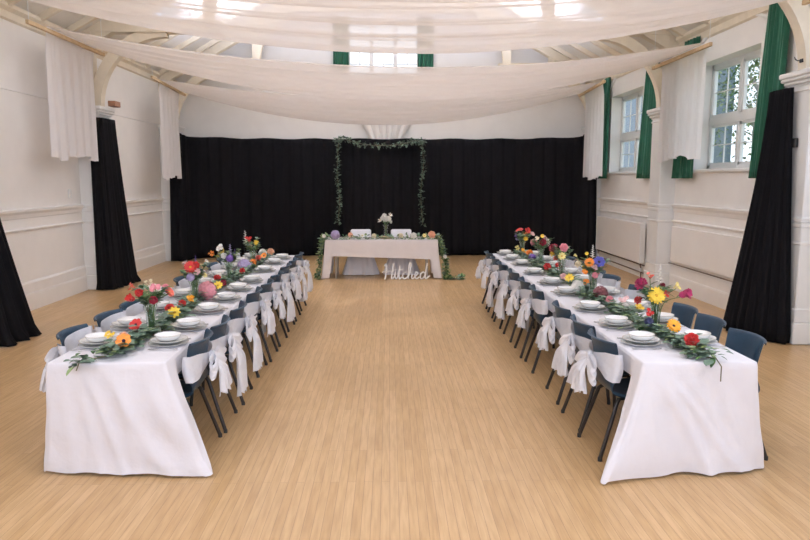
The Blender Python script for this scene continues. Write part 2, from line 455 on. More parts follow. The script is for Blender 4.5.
def arc_bar(b, cx, cz, r0, r1, a0, a1, y0, y1, n=18):
    for k in range(n):
        t0, t1 = lerp(a0, a1, k / n), lerp(a0, a1, (k + 1) / n)
        q = lambda r, t: (cx + r * math.cos(t), cz + r * math.sin(t))
        ps = [q(r0, t0), q(r1, t0), q(r1, t1), q(r0, t1)]
        v = [(px, y, pz) for y in (y0, y1) for px, pz in ps]
        b.add(v, [(0, 1, 2, 3), (7, 6, 5, 4), (0, 4, 5, 1), (2, 6, 7, 3), (1, 5, 6, 2), (3, 7, 4, 0)])
for i, p in enumerate(PIL):
    y0, y1 = p + 0.12, p + 0.32
    b = MB()
    for x, dp, sgn in PX.values():
        xf = x + sgn * dp
        R = 1.12; cx = xf + sgn * R
        roofd = lambda d: ZP + d * SL - 0.04
        xa, xb = sorted((x, xf - sgn * 0.10)); b.box(xa, xb, y0, y1, 3.03, 4.25)
        if sgn > 0: arc_bar(b, cx, 3.03, R, R + 0.17, PI, PI * 0.5, y0 + 0.022, y1 - 0.022)
        else: arc_bar(b, cx, 3.03, R, R + 0.17, 0, PI * 0.5, y0 + 0.022, y1 - 0.022)
        xa, xb = sorted((x, x + sgn * 2.35)); b.box(xa, xb, y0 - 0.02, y1 + 0.02, 4.22, 4.42)      # hammer beam
        for d in (0.85, 1.15, 2.15):
            xa, xb = sorted((x + sgn * (d - 0.07), x + sgn * (d + 0.07)))
            b.box(xa, xb, y0 + 0.03, y1 - 0.03, 4.41, roofd(d))
        arc_bar(b, x + sgn * 3.25, 4.42, 1.0, 1.12, PI if sgn > 0 else 0, PI * 0.62 if sgn > 0 else PI * 0.38, y0 + 0.045, y1 - 0.045)
        # principal rafter
        v = []
        for dz in (-0.26, -0.02):
            for yy in (y0 + 0.012, y1 - 0.012):
                for d in (0.02, (XR - XL) / 2): v.append((x + sgn * d, yy, ZP + SL * d + dz))
        b.add(v, [(0, 2, 3, 1), (4, 5, 7, 6), (0, 1, 5, 4), (2, 6, 7, 3), (0, 4, 6, 2), (1, 3, 7, 5)])
    b.box(XC - 2.2, XC + 2.2, y0 + 0.035, y1 - 0.035, 5.52, 5.70)
    struct(b.build('roof_truss', M['wood'], smooth=False), 'cream timber roof truss with arched braces')
# arched surround of each window bay
for k, (a, c) in enumerate(WIN):
    ym = (a + c) / 2 - 0.08; hw = (c - a) / 2 + 0.30
    pts = []
    for j in range(25):
        t = PI * j / 24
        pts.append((XR - 0.012, ym + hw * math.cos(t), 3.60 + 0.47 * math.sin(t)))
    trim(MB().tube(pts, 0.028, 6), M['trimw'], 'shallow arch moulding over a side window', True)

wn = [0]
def side_window(y0, y1, z0, z1, x):
    wn[0] += 1
    root = empty('window_%d' % wn[0], (x, (y0 + y1) / 2, z0)); struct(root, 'white casement window in the right wall')
    hw = (y1 - y0) / 2; H = z1 - z0
    b = MB()
    fw = 0.06
    b.box(0, 0.07, -hw, hw, 0, fw); b.box(0, 0.07, -hw, hw, H - fw, H)
    b.box(0, 0.07, -hw, -hw + fw, 0, H); b.box(0, 0.07, hw - fw, hw, 0, H)
    cols = 2; cwid = 2 * hw / cols
    for i in range(1, cols): b.box(-0.006, 0.076, -hw + i * cwid - 0.035, -hw + i * cwid + 0.035, 0.005, H - 0.005)
    zt = H * 0.46
    b.box(-0.01, 0.08, -hw + 0.005, hw - 0.005, zt - 0.06, zt + 0.06)
    b.build('frame', M['white'], root, False)
    g = MB(); sb = MB(); gb = MB()
    for i in range(cols):
        ya, yb = -hw + i * cwid + 0.036, -hw + (i + 1) * cwid - 0.036
        for za, zb in ((0.06, zt - 0.06), (zt + 0.06, H - 0.06)):
            for q in ((ya, ya + 0.038, za, zb), (yb - 0.038, yb, za, zb), (ya, yb, za, za + 0.038), (ya, yb, zb - 0.038, zb)):
                sb.box(0.012, 0.06, *q)
            gb.box(0.028, 0.046, (ya + yb) / 2 - 0.008, (ya + yb) / 2 + 0.008, za, zb)
            gb.box(0.029, 0.045, ya, yb, (za + zb) / 2 - 0.008, (za + zb) / 2 + 0.008)
            g.box(0.034, 0.04, ya + 0.02, yb - 0.02, za + 0.02, zb - 0.02)
    sb.build('casement', M['white'], root, False); gb.build('glazing_bar', M['white'], root, False); g.build('pane', M['pane'], root, False)
    MB().bevbox(-0.265, 0.01, -hw - 0.06, hw + 0.06, -0.05, -0.005, 0.008).build('sill', M['white'], root, False)
for a, c in WIN: side_window(a, c, WZ0, WZ1, XR + 0.225)
def end_window(x0, x1, z0, z1, y, cols, rows, label):
    wn[0] += 1
    root = empty('window_%d' % wn[0], ((x0 + x1) / 2, y, z0)); struct(root, label)
    hw = (x1 - x0) / 2; H = z1 - z0; b = MB(); gb = MB()
    b.box(-hw, hw, -0.04, 0.04, 0, 0.06); b.box(-hw, hw, -0.04, 0.04, H - 0.06, H)
    b.box(-hw, -hw + 0.06, -0.04, 0.04, 0, H); b.box(hw - 0.06, hw, -0.04, 0.04, 0, H)
    for i in range(1, cols):
        xx = -hw + 2 * hw * i / cols; b.box(xx - 0.05, xx + 0.05, -0.045, 0.045, 0.004, H - 0.004)
    for j in range(1, rows):
        zz = H * j / rows; gb.box(-hw + 0.01, hw - 0.01, -0.012, 0.012, zz - 0.012, zz + 0.012)
    for i in range(cols):
        xx = -hw + 2 * hw * (i + 0.5) / cols; gb.box(xx - 0.01, xx + 0.01, -0.013, 0.013, 0.01, H - 0.01)
    b.build('frame', M['white'], root, False); gb.build('glazing_bar', M['white'], root, False)
    MB().box(-hw + 0.02, hw - 0.02, -0.003, 0.003, 0.02, H - 0.02).build('pane', M['pane'], root, False)
end_window(CLX0, CLX1, CLZ0, CLZ1, YF + 0.12, 3, 4, 'high three-light window in the end wall')
end_window(RW[0], RW[1], RW[2], RW[3], YB - 0.15, 5, 4, 'large unseen window assumed behind the viewer')  # assumed window, put in to hold the front fill light
for sgn in (-1, 1):
    for r in RL:
        wn[0] += 1
        root = empty('window_%d' % wn[0]); struct(root, 'roof light in the roof slope')
        b = MB(); g = MB()
        def sl(mb, d0, d1, y0, y1, t0, t1):
            v = []
            for dz in (t0, t1):
                for y in (y0, y1):
                    for d in (d0, d1): v.append((XC + sgn * d, y, ZR - SL * d + dz))
            mb.add(v, [(0, 2, 3, 1), (4, 5, 7, 6), (0, 1, 5, 4), (2, 6, 7, 3), (0, 4, 6, 2), (1, 3, 7, 5)])
        d0, d1 = RLX
        sl(b, d0, d0 + 0.05, r[0], r[1], -0.02, 0.17); sl(b, d1 - 0.05, d1, r[0], r[1], -0.02, 0.17)
        sl(b, d0, d1, r[0], r[0] + 0.05, -0.019, 0.169); sl(b, d0, d1, r[1] - 0.05, r[1], -0.019, 0.169)
        sl(g, d0 + 0.03, d1 - 0.03, r[0] + 0.03, r[1] - 0.03, 0.07, 0.08)
        b.build('frame', M['white'], root, False); g.build('pane', M['pane'], root, False)

# fluted corbel on the end wall above the black curtain
b = MB()
def corb(u, v):
    z = lerp(2.72, 3.65, v); hw = lerp(0.36, 0.66, min(1, v * 1.5))
    fl = 0.05 * abs(math.sin(u * PI * 6))
    out = 0.03 + 0.13 * v + fl
    return (-0.06 + (u * 2 - 1) * hw, YF - out, z)
b.grid(corb, 90, 10); b.box(-0.70, 0.58, YF - 0.24, YF, 3.65, 3.74)
b.box(-0.42, 0.30, YF - 0.03, YF - 0.001, 2.70, 2.74)
struct(b.build('trim_corbel', M['trimw'], smooth=False), 'fluted plaster corbel on the end wall')

# ---------------------------------------------------------------- outside the side windows
struct(MB().box(XR + 0.3, 40, -10, 60, -0.6, -0.5).build('ground', M['grass'], smooth=False), 'lawn outside the windows')
b = MB().box(7.9, 8.85, 17.9, 44, -0.5, 6.5)
o = b.build('neighbour_building', M['slate'], None, False); tag(o, 'blue grey building seen through the side windows', 'building', kind='structure')
def tree(x, y, h, cr, seed, label):
    rnd = random.Random(seed)
    root = empty('tree', (x, y, -0.5)); tag(root, label, 'tree')
    t = MB().tube([(0, 0, 0), (0.04, 0.02, h * 0.3), (-0.03, 0.05, h * 0.65), (0.0, 0.0, h)], [0.2, 0.16, 0.12, 0.05], 10)
    for k in range(6):
        a = rnd.uniform(0, 2 * PI); z = h * rnd.uniform(0.45, 0.8); L = cr * rnd.uniform(0.6, 1)
        t.tube([(0, 0, z), (L * 0.5 * math.cos(a), L * 0.5 * math.sin(a), z + L * 0.35), (L * math.cos(a), L * math.sin(a), z + L * 0.5)], [0.06, 0.035, 0.012], 6)
    t.build('trunk', M['bark'], root)
    f = MB()
    for k in range(2600):
        d = Vector((rnd.gauss(0, 1), rnd.gauss(0, 1), rnd.gauss(0, 0.9))).normalized() * (cr * rnd.uniform(0.35, 1.05))
        c = Vector((0, 0, h * 0.82)) + d
        if c.z < h * 0.3: continue
        f.leaf(c, (rnd.gauss(0, 1), rnd.gauss(0, 1), rnd.gauss(0, 0.6)), (0, 0, 1), rnd.uniform(0.07, 0.13), rnd.uniform(0.045, 0.08), rnd.randint(0, 1))
    f.build('foliage', [M['leaf2'], M['leaf3']], root)
tree(8.2, 15.3, 5.2, 1.8, 3, 'pale-barked tree outside the nearer side window')
tree(13.0, 23.6, 7.0, 2.4, 5, 'leafy tree standing behind the pale-barked tree outside')
#@@PART2
# ---------------------------------------------------------------- ceiling drapes on battens
DL, DR = -4.65, 4.40
def ceiling_drape(y0, y1, zl, zr, sag0, sag1, drop, seed, label, batlabels, DL=DL, DR=DR, hz=(0, 0)):
    rnd = random.Random(seed)
    root = empty('ceiling_drape', ((DL + DR) / 2, (y0 + y1) / 2, (zl + zr) / 2)); tag(root, label, 'ceiling drape', 'white drapes slung across the hall')
    ox, oy, oz = root.location
    ph = [rnd.uniform(0, 6.28) for _ in range(8)]
    def ridge(v, u):
        return (0.030 * math.sin(v * 30 + ph[0] + 1.5 * u) + 0.020 * math.sin(v * 53 + ph[1] - 2 * u) + 0.014 * math.sin(v * 90 + ph[2] + u)) * (0.25 + 0.75 * math.sin(PI * u))
    def f(u, v):
        x = lerp(DL - 0.048, DR + 0.048, u); y = lerp(y0, y1, v)
        s = lerp(sag0, sag1, v ** 1.15)
        z = lerp(zl, zr, u) + hz[0] * v + 0.035 - s * (1 - abs(2 * u - 1) ** 2.0)
        y += 0.04 * math.sin(u * 9 + ph[3]) * (1 if v > 0.9 or v < 0.1 else 0.5) * math.sin(PI * u)
        return (x - ox, y - oy, z + ridge(v, u) - oz)
    MB().grid(f, 90, 70).build('swag', M['swag'], root, angle=None)
    for k, x in enumerate((DL, DR)):
        sg = -1 if k == 0 else 1
        zt = (zl if k == 0 else zr) + 0.035
        phs = [rnd.uniform(0, 6.28) for _ in range(4)]
        def g(u, v):
            y = lerp(y0, y1, u); e = 0.035 * (0.3 + 0.7 * v)
            xx = x + sg * (0.048 + 0.03 * min(1, v * 8)) + min(1, v * 6) * e * math.sin(u * 38 + phs[0] + 0.6 * v) * 0.8 + min(1, v * 6) * e * 0.5 * math.sin(u * 71 + phs[1])
            z = lerp(zt + hz[0] * u, drop + 0.035 * math.sin(u * 7 + phs[2]) + 0.02 * math.sin(u * 19 + phs[3]), v)
            yy = lerp(y, (y0 + y1) / 2 + (y - (y0 + y1) / 2) * 0.97, v)
            return (xx - ox, yy - oy, z - oz)
        MB().grid(g, 80, 22).build('hanging_end', M['panel'], root, angle=None)
        # batten carrying the drape, with its cords
        yb0 = y0 - (0.62 if k == 0 else 0.30); yb1 = y1 + 0.22
        zb = (zl if k == 0 else zr)
        br = empty('wooden_batten', (x, (yb0 + yb1) / 2, zb - 0.04)); tag(br, batlabels[k], 'batten', 'battens carrying the drapes')
        L = (yb1 - yb0) / 2
        bt = MB(); bt.bevbox(-0.022, 0.022, -L, L, -0.026, 0.026, 0.004)
        o = bt.build('strip', M['batten'], br, False); o.rotation_euler = (math.atan(hz[0] / (y1 - y0)), 0, 0)
        for yy in (-L + 0.05, L - 0.05):
            roofz = ZR - SL * abs(x - XC) + 0.02
            MB().tube([(0, yy, 0.0), (0, yy, roofz - (zb - 0.04))], 0.004, 5).build('cord', M['white'], br)
ceiling_drape(5.35, 7.30, 3.92, 3.74, 0.50, 0.71, 2.2, 1, 'blush white drape slung across the hall nearest the viewer',
              ['batten over the plain wall carrying the nearest drape', 'batten over the window wall carrying the nearest drape'])
ceiling_drape(9.85, 11.40, 3.88, 3.70, 0.45, 0.70, 2.16, 2, 'blush white drape slung across the middle of the hall',
              ['bare wooden batten over the plain wall carrying the middle drape', 'bare wooden batten over the window wall carrying the middle drape'], DL=-4.60, DR=4.36)
ceiling_drape(14.2, 15.52, 3.77, 3.77, 0.37, 0.70, 1.87, 4, 'blush white drape slung across the hall farthest from the viewer',
              ['batten over the plain wall carrying the farthest drape', 'batten over the window wall carrying the farthest drape'], DL=-4.50, DR=4.27, hz=(-0.05, 0))

# ---------------------------------------------------------------- curtains
def curtain(top, bot, zt, zb, label, folds, amp, seed, name='black_drape', mat='black', cat='curtain', group=None, ztf=None, zbf=None, nu=160, nv=26, ease=1.0, gather=0.35, pool=0.0):
    rnd = random.Random(seed); ph = [rnd.uniform(0, 6.28) for _ in range(6)]
    cx = sum(p[0] for p in bot) / len(bot); cy = sum(p[1] for p in bot) / len(bot)
    def f(u, v):
        a, ta = path_at([(p[0], p[1], 0) for p in top], u); b2, tb = path_at([(p[0], p[1], 0) for p in bot], u)
        w = v ** ease
        p = a.lerp(b2, w); t = ta.lerp(tb, w)
        if t.length < 1e-6: t = tb
        n = Vector((t.y, -t.x, 0)).normalized()
        A = amp * lerp(gather, 1.0, v)
        off = A * (math.sin(u * folds * 6.283 + ph[0] + 0.7 * math.sin(v * 2 + ph[3])) + 0.45 * math.sin(u * folds * 2.3 * 6.283 + ph[1]) + 0.3 * math.sin(u * folds * 0.37 * 6.283 + ph[2]))
        z0 = ztf(u) if ztf else zt; z1 = zbf(u) if zbf else zb
        if pool and v > 0.96: off += pool * (0.6 + 0.4 * math.sin(u * folds * 5 + ph[4])) * (v - 0.96) / 0.04
        q = p + n * off
        return (q.x - cx, q.y - cy, lerp(z0, z1, v))
    mb = MB().grid(f, nu, nv); mb.thick(0.004)
    o = mb.build(name, M[mat], None, loc=(cx, cy, 0), angle=None)
    return tag(o, label, cat, group)
curtain([(-4.86, 15.65), (-4.69, 15.64), (-4.64, 15.72), (-4.62, 16.10), (-4.2, 16.35), (-3.4, 16.6), (-2.6, 16.73), (2.3, 16.73), (3.1, 16.6), (4.0, 16.35), (4.43, 16.10), (4.45, 15.72), (4.50, 15.64), (4.68, 15.65)],
        [(-4.92, 15.60), (-4.69, 15.58), (-4.60, 15.68), (-4.56, 16.05), (-4.2, 16.3), (-3.4, 16.55), (-2.6, 16.69), (2.3, 16.69), (3.1, 16.55), (4.0, 16.3), (4.38, 16.05), (4.40, 15.68), (4.50, 15.58), (4.72, 15.58)],
        2.85, 0.012, 'wide black curtain hung across the end wall behind the head table', 34, 0.028, 11, 'black_curtain',
        ztf=lambda u: 2.80 + 0.07 * (abs(2 * u - 1) ** 8) + 0.012 * math.sin(u * 60), nu=520, nv=14, gather=0.7)
curtain([(-4.88, 11.54), (-4.70, 11.53), (-4.66, 11.58), (-4.65, 12.0), (-4.67, 12.10)], [(-4.90, 11.54), (-4.72, 11.52), (-4.64, 11.62), (-4.60, 12.0), (-4.56, 12.4), (-4.64, 12.65)], 2.84, 0.012,
        'black drape hung down a pillar on the plain wall', 8, 0.022, 12, zbf=lambda u: 0.014, ease=1.25, pool=0.06)
curtain([(-5.0, 7.43), (-4.68, 7.43), (-4.65, 7.9), (-4.70, 8.02)], [(-4.95, 7.25), (-4.55, 7.3), (-4.26, 7.6), (-4.20, 8.15), (-4.45, 8.45)], 2.84, 0.012,
        'black drape spreading on the floor at the near end of the plain wall', 8, 0.025, 13, ease=1.25, pool=0.07)
curtain([(4.49, 7.74), (4.46, 7.82), (4.46, 8.12), (4.49, 8.22)], [(4.51, 7.47), (4.36, 7.50), (4.19, 7.82), (4.125, 8.26), (4.27, 8.5)], 2.86, 0.012,
        'black drape hung from the near pillar beside the side window', 8, 0.025, 14, ease=1.3, pool=0.04)
# green window curtains
gx = XR - 0.10
GZ = 4.02
def green(ya, yb, yta, ytb, label, seed, zb=1.86):
    curtain([(gx + 0.03, yta), (gx + 0.03, ytb)], [(gx, ya), (gx, yb)], GZ, zb, label, 5, 0.03, seed, 'green_curtain', 'green', 'curtain', 'emerald green curtains', nu=70, nv=16, gather=0.7)
green(8.42, 9.00, 8.36, 8.86, 'long emerald curtain on the nearer window beside the black drape', 21)
green(10.80, 11.45, 10.8, 11.3, 'emerald curtain on the nearer window mostly behind a white drape end', 22)
green(12.40, 13.10, 12.38, 12.9, 'emerald curtain on the farther side window beside the pillar', 23)
green(15.05, 15.55, 15.1, 15.55, 'emerald curtain at the far edge of the farther side window', 24)
for xa, xb, s, lab in ((-1.30, -0.93, 25, 'green curtain on the high end window, plain-wall side'), (0.69, 1.06, 26, 'green curtain on the high end window, window-wall side')):
    curtain([(xa, YF - 0.09), (xb, YF - 0.09)], [(xa, YF - 0.09), (xb, YF - 0.09)], 5.6, 4.4, lab, 4, 0.025, s, 'green_curtain', 'green', 'curtain', 'emerald green curtains', nu=50, nv=8, gather=1)

# ---------------------------------------------------------------- small fittings
root = empty('radiator', (XR - 0.10, 14.12, 0.28)); tag(root, 'long white panel radiator low on the window wall', 'radiator')
b = MB(); b.bevbox(-0.03, 0.0, -1.35, 1.35, 0, 0.75, 0.012); b.build('front_panel', M['radiator'], root, False)
b = MB(); b.bevbox(0.035, 0.06, -1.33, 1.33, 0.01, 0.74, 0.01); b.build('rear_panel', M['radiator'], root, False)
for s in (-1, 1): MB().bevbox(-0.034, 0.064, s * 1.36 - 0.018, s * 1.36 + 0.018, -0.004, 0.754, 0.006).build('end_cap', M['white'], root, False)
MB().box(-0.025, 0.058, -1.34, 1.34, 0.735, 0.748).build('top_grille', M['radiator'], root, False)
for s in (-1, 1):
    p = MB().tube([(0.02, s * 1.30, 0.03), (0.02, s * 1.30, -0.06), (0.02, s * 1.34, -0.1), (0.02, s * 1.34, -0.28)], 0.011, 8).build('pipe', M['pipe'], root)
    MB().lathe([(0.0, -0.03), (0.022, -0.03), (0.024, 0.02), (0.014, 0.035), (0, 0.035)], 12, (0.02, s * 1.34, -0.13)).build('valve', M['white'], p)
o = MB().tube([(XR - 0.055, 12.12, 0.10), (XR - 0.055, 15.62, 0.10)], 0.013, 8).build('heating_pipe', M['pipe']); tag(o, 'brown heating pipe running below the radiator', 'pipe')
o = MB().tube([(XR - 0.06, 12.2, 0.245), (XR - 0.06, 15.6, 0.245)], 0.010, 8).build('heating_pipe', M['pipe']); tag(o, 'thin brown pipe just under the radiator panel', 'pipe')
o = MB().bevbox(-0.06, 0.06, -0.12, 0.12, -0.045, 0.045, 0.006).build('wooden_block', M['blockwood'], None, False, loc=(-4.62, 12.0, 3.10)); tag(o, 'short brown wooden block fixed on the pillar capital', 'block')
root = empty('light_switch', (XL + 0.006, 11.2, 1.62)); tag(root, 'small white switch plate on the plain wall', 'switch')
MB().bevbox(-0.006, 0.012, -0.045, 0.045, -0.07, 0.07, 0.004).build('plate', M['white'], root, False); MB().bevbox(0.011, 0.02, -0.015, 0.015, -0.025, 0.025, 0.003).build('rocker', M['white'], root, False)
root = empty('wall_hook', (XR - 0.275, 7.72, 3.14)); tag(root, 'black iron hook above the near pillar capital', 'hook')
MB().bevbox(-0.012, 0.004, -0.03, 0.03, -0.02, 0.02, 0.003).build('plate', M['iron'], root, False); MB().tube([(0, 0, 0), (-0.05, 0, 0), (-0.075, 0, 0.015), (-0.085, 0, 0.04)], 0.006, 6).build('hook', M['iron'], root)
root = empty('cable_clip', (XR - 0.29, 7.72, 2.25)); tag(root, 'small black box fixed to the near pillar beside the black drape', 'box')
MB().bevbox(-0.02, 0.014, -0.05, 0.05, -0.05, 0.05, 0.005).build('body', M['iron'], root, False)

# ---------------------------------------------------------------- long tables and cloths
TZ = 0.725
TABS = {'wall': dict(x0=-2.11, x1=-1.38, y0=4.17, y1=10.22, word='plain-wall', inner=1), 'window': dict(x0=1.56, x1=2.28, y0=4.10, y1=10.40, word='window-side', inner=-1)}
def trestle(cx, cy, w, L, label, group):
    root = empty('trestle_table', (cx, cy, 0)); tag(root, label, 'table', group)
    MB().bevbox(-w / 2, w / 2, -L / 2, L / 2, TZ - 0.03, TZ, 0.006).build('tabletop', M['ply'], root, False)
    for s in (-1, 1):
        y = s * (L / 2 - 0.06)
        for t in (-1, 1):
            MB().tube([(t * w * 0.30, y, TZ - 0.03), (t * w * 0.33, y, 0.0)], 0.013, 8).build('leg', M['grey_steel'], root)
        MB().tube([(-w * 0.31, y, 0.35), (w * 0.31, y, 0.35)], 0.009, 6).build('brace', M['grey_steel'], root)
for key, T in TABS.items():
    L = (T['y1'] - T['y0']) / 3
    for i, nm in enumerate(('near', 'middle', 'far')):
        trestle((T['x0'] + T['x1']) / 2, T['y0'] + L * (i + 0.5), T['x1'] - T['x0'] - 0.03, L - 0.01,
                'folding trestle table under the %s third of the %s cloth' % (nm, T['word']), 'trestle tables under the cloths')

def rounded_perimeter(x0, x1, y0, y1, r, step):
    """closed outline, counter-clockwise from the near left corner"""
    pts = []
    def seg(a, b2, n0):
        L = math.hypot(b2[0] - a[0], b2[1] - a[1]); n = max(1, int(L / step))
        for i in range(n):
            t = i / n; pts.append((lerp(a[0], b2[0], t), lerp(a[1], b2[1], t), n0[0], n0[1]))
    def cor(cx, cy, a0):
        for i in range(8):
            a = a0 + PI / 2 * i / 8; pts.append((cx + r * math.cos(a), cy + r * math.sin(a), math.cos(a), math.sin(a)))
    seg((x0 + r, y0), (x1 - r, y0), (0, -1)); cor(x1 - r, y0 + r, -PI / 2)
    seg((x1, y0 + r), (x1, y1 - r), (1, 0)); cor(x1 - r, y1 - r, 0)
    seg((x1 - r, y1), (x0 + r, y1), (0, 1)); cor(x0 + r, y1 - r, PI / 2)
    seg((x0, y1 - r), (x0, y0 + r), (-1, 0)); cor(x0 + r, y0 + r, PI)
    return pts

def draped_cloth(name, x0, x1, y0, y1, z, dropf, flaref, seed, mat, step=0.035, nt=22, r=0.02, foldamp=0.03, wf=9.0, ridges=()):
    """cloth over a table: flat top, rounded edge, skirt of drop dropf(x,y) leaning out by flaref(x,y) -> (dx,dy)"""
    per = rounded_perimeter(x0, x1, y0, y1, r, step); n = len(per)
    cx, cy = (x0 + x1) / 2, (y0 + y1) / 2
    b = MB()
    rings = []
    def put(p): b.v.append((p[0] - cx, p[1] - cy, p[2])); return len(b.v) - 1
    for k in range(4):            # edge roll
        a = k / 3 * PI / 2; rr = 0.012
        rings.append([put((px - nx * rr * (1 - math.sin(a)), py - ny * rr * (1 - math.sin(a)), z - rr * (1 - math.cos(a)))) for px, py, nx, ny in per])
    acc = 0.0; s = []
    for i, q in enumerate(per):
        if i: acc += math.hypot(q[0] - per[i - 1][0], q[1] - per[i - 1][1])
        s.append(acc)
    for t in range(1, nt + 1):
        w = t / nt; ring = []
        for i, (px, py, nx, ny) in enumerate(per):
            d = dropf(px, py); fx, fy = flaref(px, py)
            nz = noise.noise(Vector((s[i] * 2.2, w * 1.4 + seed, seed * 3.1))) + 0.5 * noise.noise(Vector((s[i] * 5 - w * 3, w * 2, seed)))
            fold = foldamp * w ** 1.2 * (math.sin(s[i] * wf + seed + w * 1.2) * 0.55 + nz * 0.9) * min(1, d / 0.4)
            fold = max(fold, -0.012 * w) if d < 0.4 else fold
            e = w ** 1.3
            if ny < -0.3:                       # creases that fan down the near end
                q = (px - x0) / (x1 - x0)
                for qa, qb, amp, wd in ridges:
                    c = lerp(qa, qb, w ** 0.8); dd = (q - c) / wd
                    fold += amp * math.exp(-abs(dd) ** 1.5) * smooth01(w * 3) * (1 if dd < 0 else math.exp(-dd * 0.8))
            ring.append(put((px + fx * e + nx * (0.004 + fold * 0.8), py + fy * e + ny * (0.004 + fold * 0.8), z - 0.012 - (d - 0.012) * w)))
        rings.append(ring)
    for a, c in zip(rings, rings[1:]):
        for i in range(n):
            j = (i + 1) % n; b.f.append((a[i], c[i], c[j], a[j])); b.m.append(0)
    b.f.append(tuple(rings[0])); b.m.append(0)
    return b.build(name, mat, None, loc=(cx, cy, 0), angle=None)

def long_cloth(T, seed, fl_in, fl_out, fy_in, fy_out, label, rid):
    x0, x1, y0, y1 = T['x0'], T['x1'], T['y0'], T['y1']
    side = 0.125
    zt = TZ + 0.004
    def drop(x, y):
        d = min(y - y0, y1 - y); full = zt - 0.012
        if d < 0.001: return full - 0.012 * abs(math.sin(x * 11))
        sd = side + 0.018 * math.sin(y * 3.1)
        if (x - x0 < 0.01) == (T['inner'] > 0): sd += 0.13 * smooth01(1 - (y - y0) / 0.9)
        return lerp(full, sd, smooth01(d / (0.19 if y < 6 else 0.13)))
    def flare(x, y):
        near = max(0.0, 1 - (y - y0) / 0.20); far = max(0.0, 1 - (y1 - y) / 0.13)
        u = (x - x0) / (x1 - x0)
        wl = max(0, 1 - u * 2.6) ** 1.5; wr = max(0, 1 - (1 - u) * 2.6) ** 1.5
        lx, rx = (fl_out, fl_in) if T['inner'] > 0 else (fl_in, fl_out)
        ly, ry = (fy_out, fy_in) if T['inner'] > 0 else (fy_in, fy_out)
        k = smooth01(near)
        fx = (-lx * wl + rx * wr) * k
        fy = -(0.02 + ly * wl + ry * wr) * k
        kf = smooth01(far)
        fx += (-0.10 * wl + 0.10 * wr) * kf; fy += 0.06 * kf
        if T['inner'] < 0 and x1 - x < 0.01: fx += 0.045 * smooth01(1 - (y - y0 - 0.1) / 0.5)
        return fx, fy
    o = draped_cloth('tablecloth', x0, x1, y0, y1, zt, drop, flare, seed, M['cloth'], foldamp=0.05, wf=7, step=0.02, nt=36, ridges=rid)
    return tag(o, label, 'tablecloth')
long_cloth(TABS['wall'], 2.3, 0.25, 0.09, 0.0, -0.06, 'long white cloth over the row of tables by the plain wall',
           [(0.30, 0.62, 0.022, 0.05), (0.48, 0.86, 0.026, 0.06), (0.62, 0.70, 0.016, 0.05), (0.12, 0.22, 0.016, 0.06), (0.22, 0.42, 0.014, 0.04), (0.80, 0.99, 0.016, 0.05)])
long_cloth(TABS['window'], 7.9, 0.28, 0.07, 0.13, -0.10, 'long white cloth over the row of tables by the windows',
           [(0.06, 0.62, 0.034, 0.06), (0.10, 0.86, 0.030, 0.06), (0.28, 0.92, 0.020, 0.05), (0.50, 0.66, 0.012, 0.05), (0.62, 0.95, 0.014, 0.05), (0.0, 0.28, 0.022, 0.06)])

# ---------------------------------------------------------------- chairs
SEATP = [(0.215, 0.395), (0.222, 0.415), (0.205, 0.432), (0.15, 0.432), (0.05, 0.420), (-0.05, 0.416), (-0.13, 0.424), (-0.185, 0.445), (-0.212, 0.485), (-0.222, 0.54), (-0.232, 0.62), (-0.245, 0.70), (-0.258, 0.765), (-0.266, 0.789), (-0.274, 0.796), (-0.280, 0.792)]
SP = catmull([(a, 0, c) for a, c in SEATP], 4)
def shell_pt(u, v):
    """u across -1..1, v along the profile 0..1 -> local point (x forward, y across, z)"""
    i = v * (len(SP) - 1); k = min(int(i), len(SP) - 2); p = SP[k].lerp(SP[k + 1], i - k)
    hw = lerp(0.215, 0.205, smooth01(v / 0.5)) if v < 0.5 else lerp(0.205, 0.232, smooth01((v - 0.5) / 0.4))
    if v > 0.90: hw *= math.sqrt(max(0.0, 1 - ((v - 0.90) / 0.105) ** 2 * 0.16))
    if v < 0.06: hw *= math.sqrt(max(0.0, 1 - ((0.06 - v) / 0.06) ** 2 * 0.25))
    back = smooth01((v - 0.48) / 0.22)
    e = abs(u) ** 2.2; lip = smooth01((abs(u) - 0.86) / 0.14)
    x = p.x + (0.072 * e) * back; z = p.z + (0.022 * e - 0.02 * lip) * (1 - back)
    if v > 0.9: z -= 0.010 * u * u * (v - 0.9) / 0.1
    return Vector((x, u * hw, z))
def shell_mesh():
    b = MB().grid(lambda u, v: shell_pt(math.sin((u - 0.5) * PI * 0.86) / math.sin(PI * 0.43), v), 24, 54)
    b.thick(-0.006); return b.mesh('seat_shell', M['blue'], True, 60)
SHELL = shell_mesh()
def leg_mesh(fr, sd):
    if fr: pts = [(0.10, sd * 0.155, 0.402), (0.115, sd * 0.175, 0.38), (0.155, sd * 0.215, 0.02), (0.155, sd * 0.215, 0.0)]
    else: pts = [(-0.13, sd * 0.155, 0.402), (-0.15, sd * 0.175, 0.38), (-0.265, sd * 0.215, 0.02), (-0.268, sd * 0.215, 0.0)]
    return MB().tube(pts, 0.0138, 10).mesh('leg', M['steel'], True, 50)
LEGS = {(fr, sd): leg_mesh(fr, sd) for fr in (0, 1) for sd in (-1, 1)}
FEET = {}
for (fr, sd), me in LEGS.items():
    x = 0.155 if fr else -0.267
    FEET[(fr, sd)] = MB().lathe([(0, 0.0), (0.0148, 0.0), (0.0152, 0.022), (0.014, 0.026)], 10, (x, sd * 0.215, 0)).mesh('foot', M['iron'], True, 50)
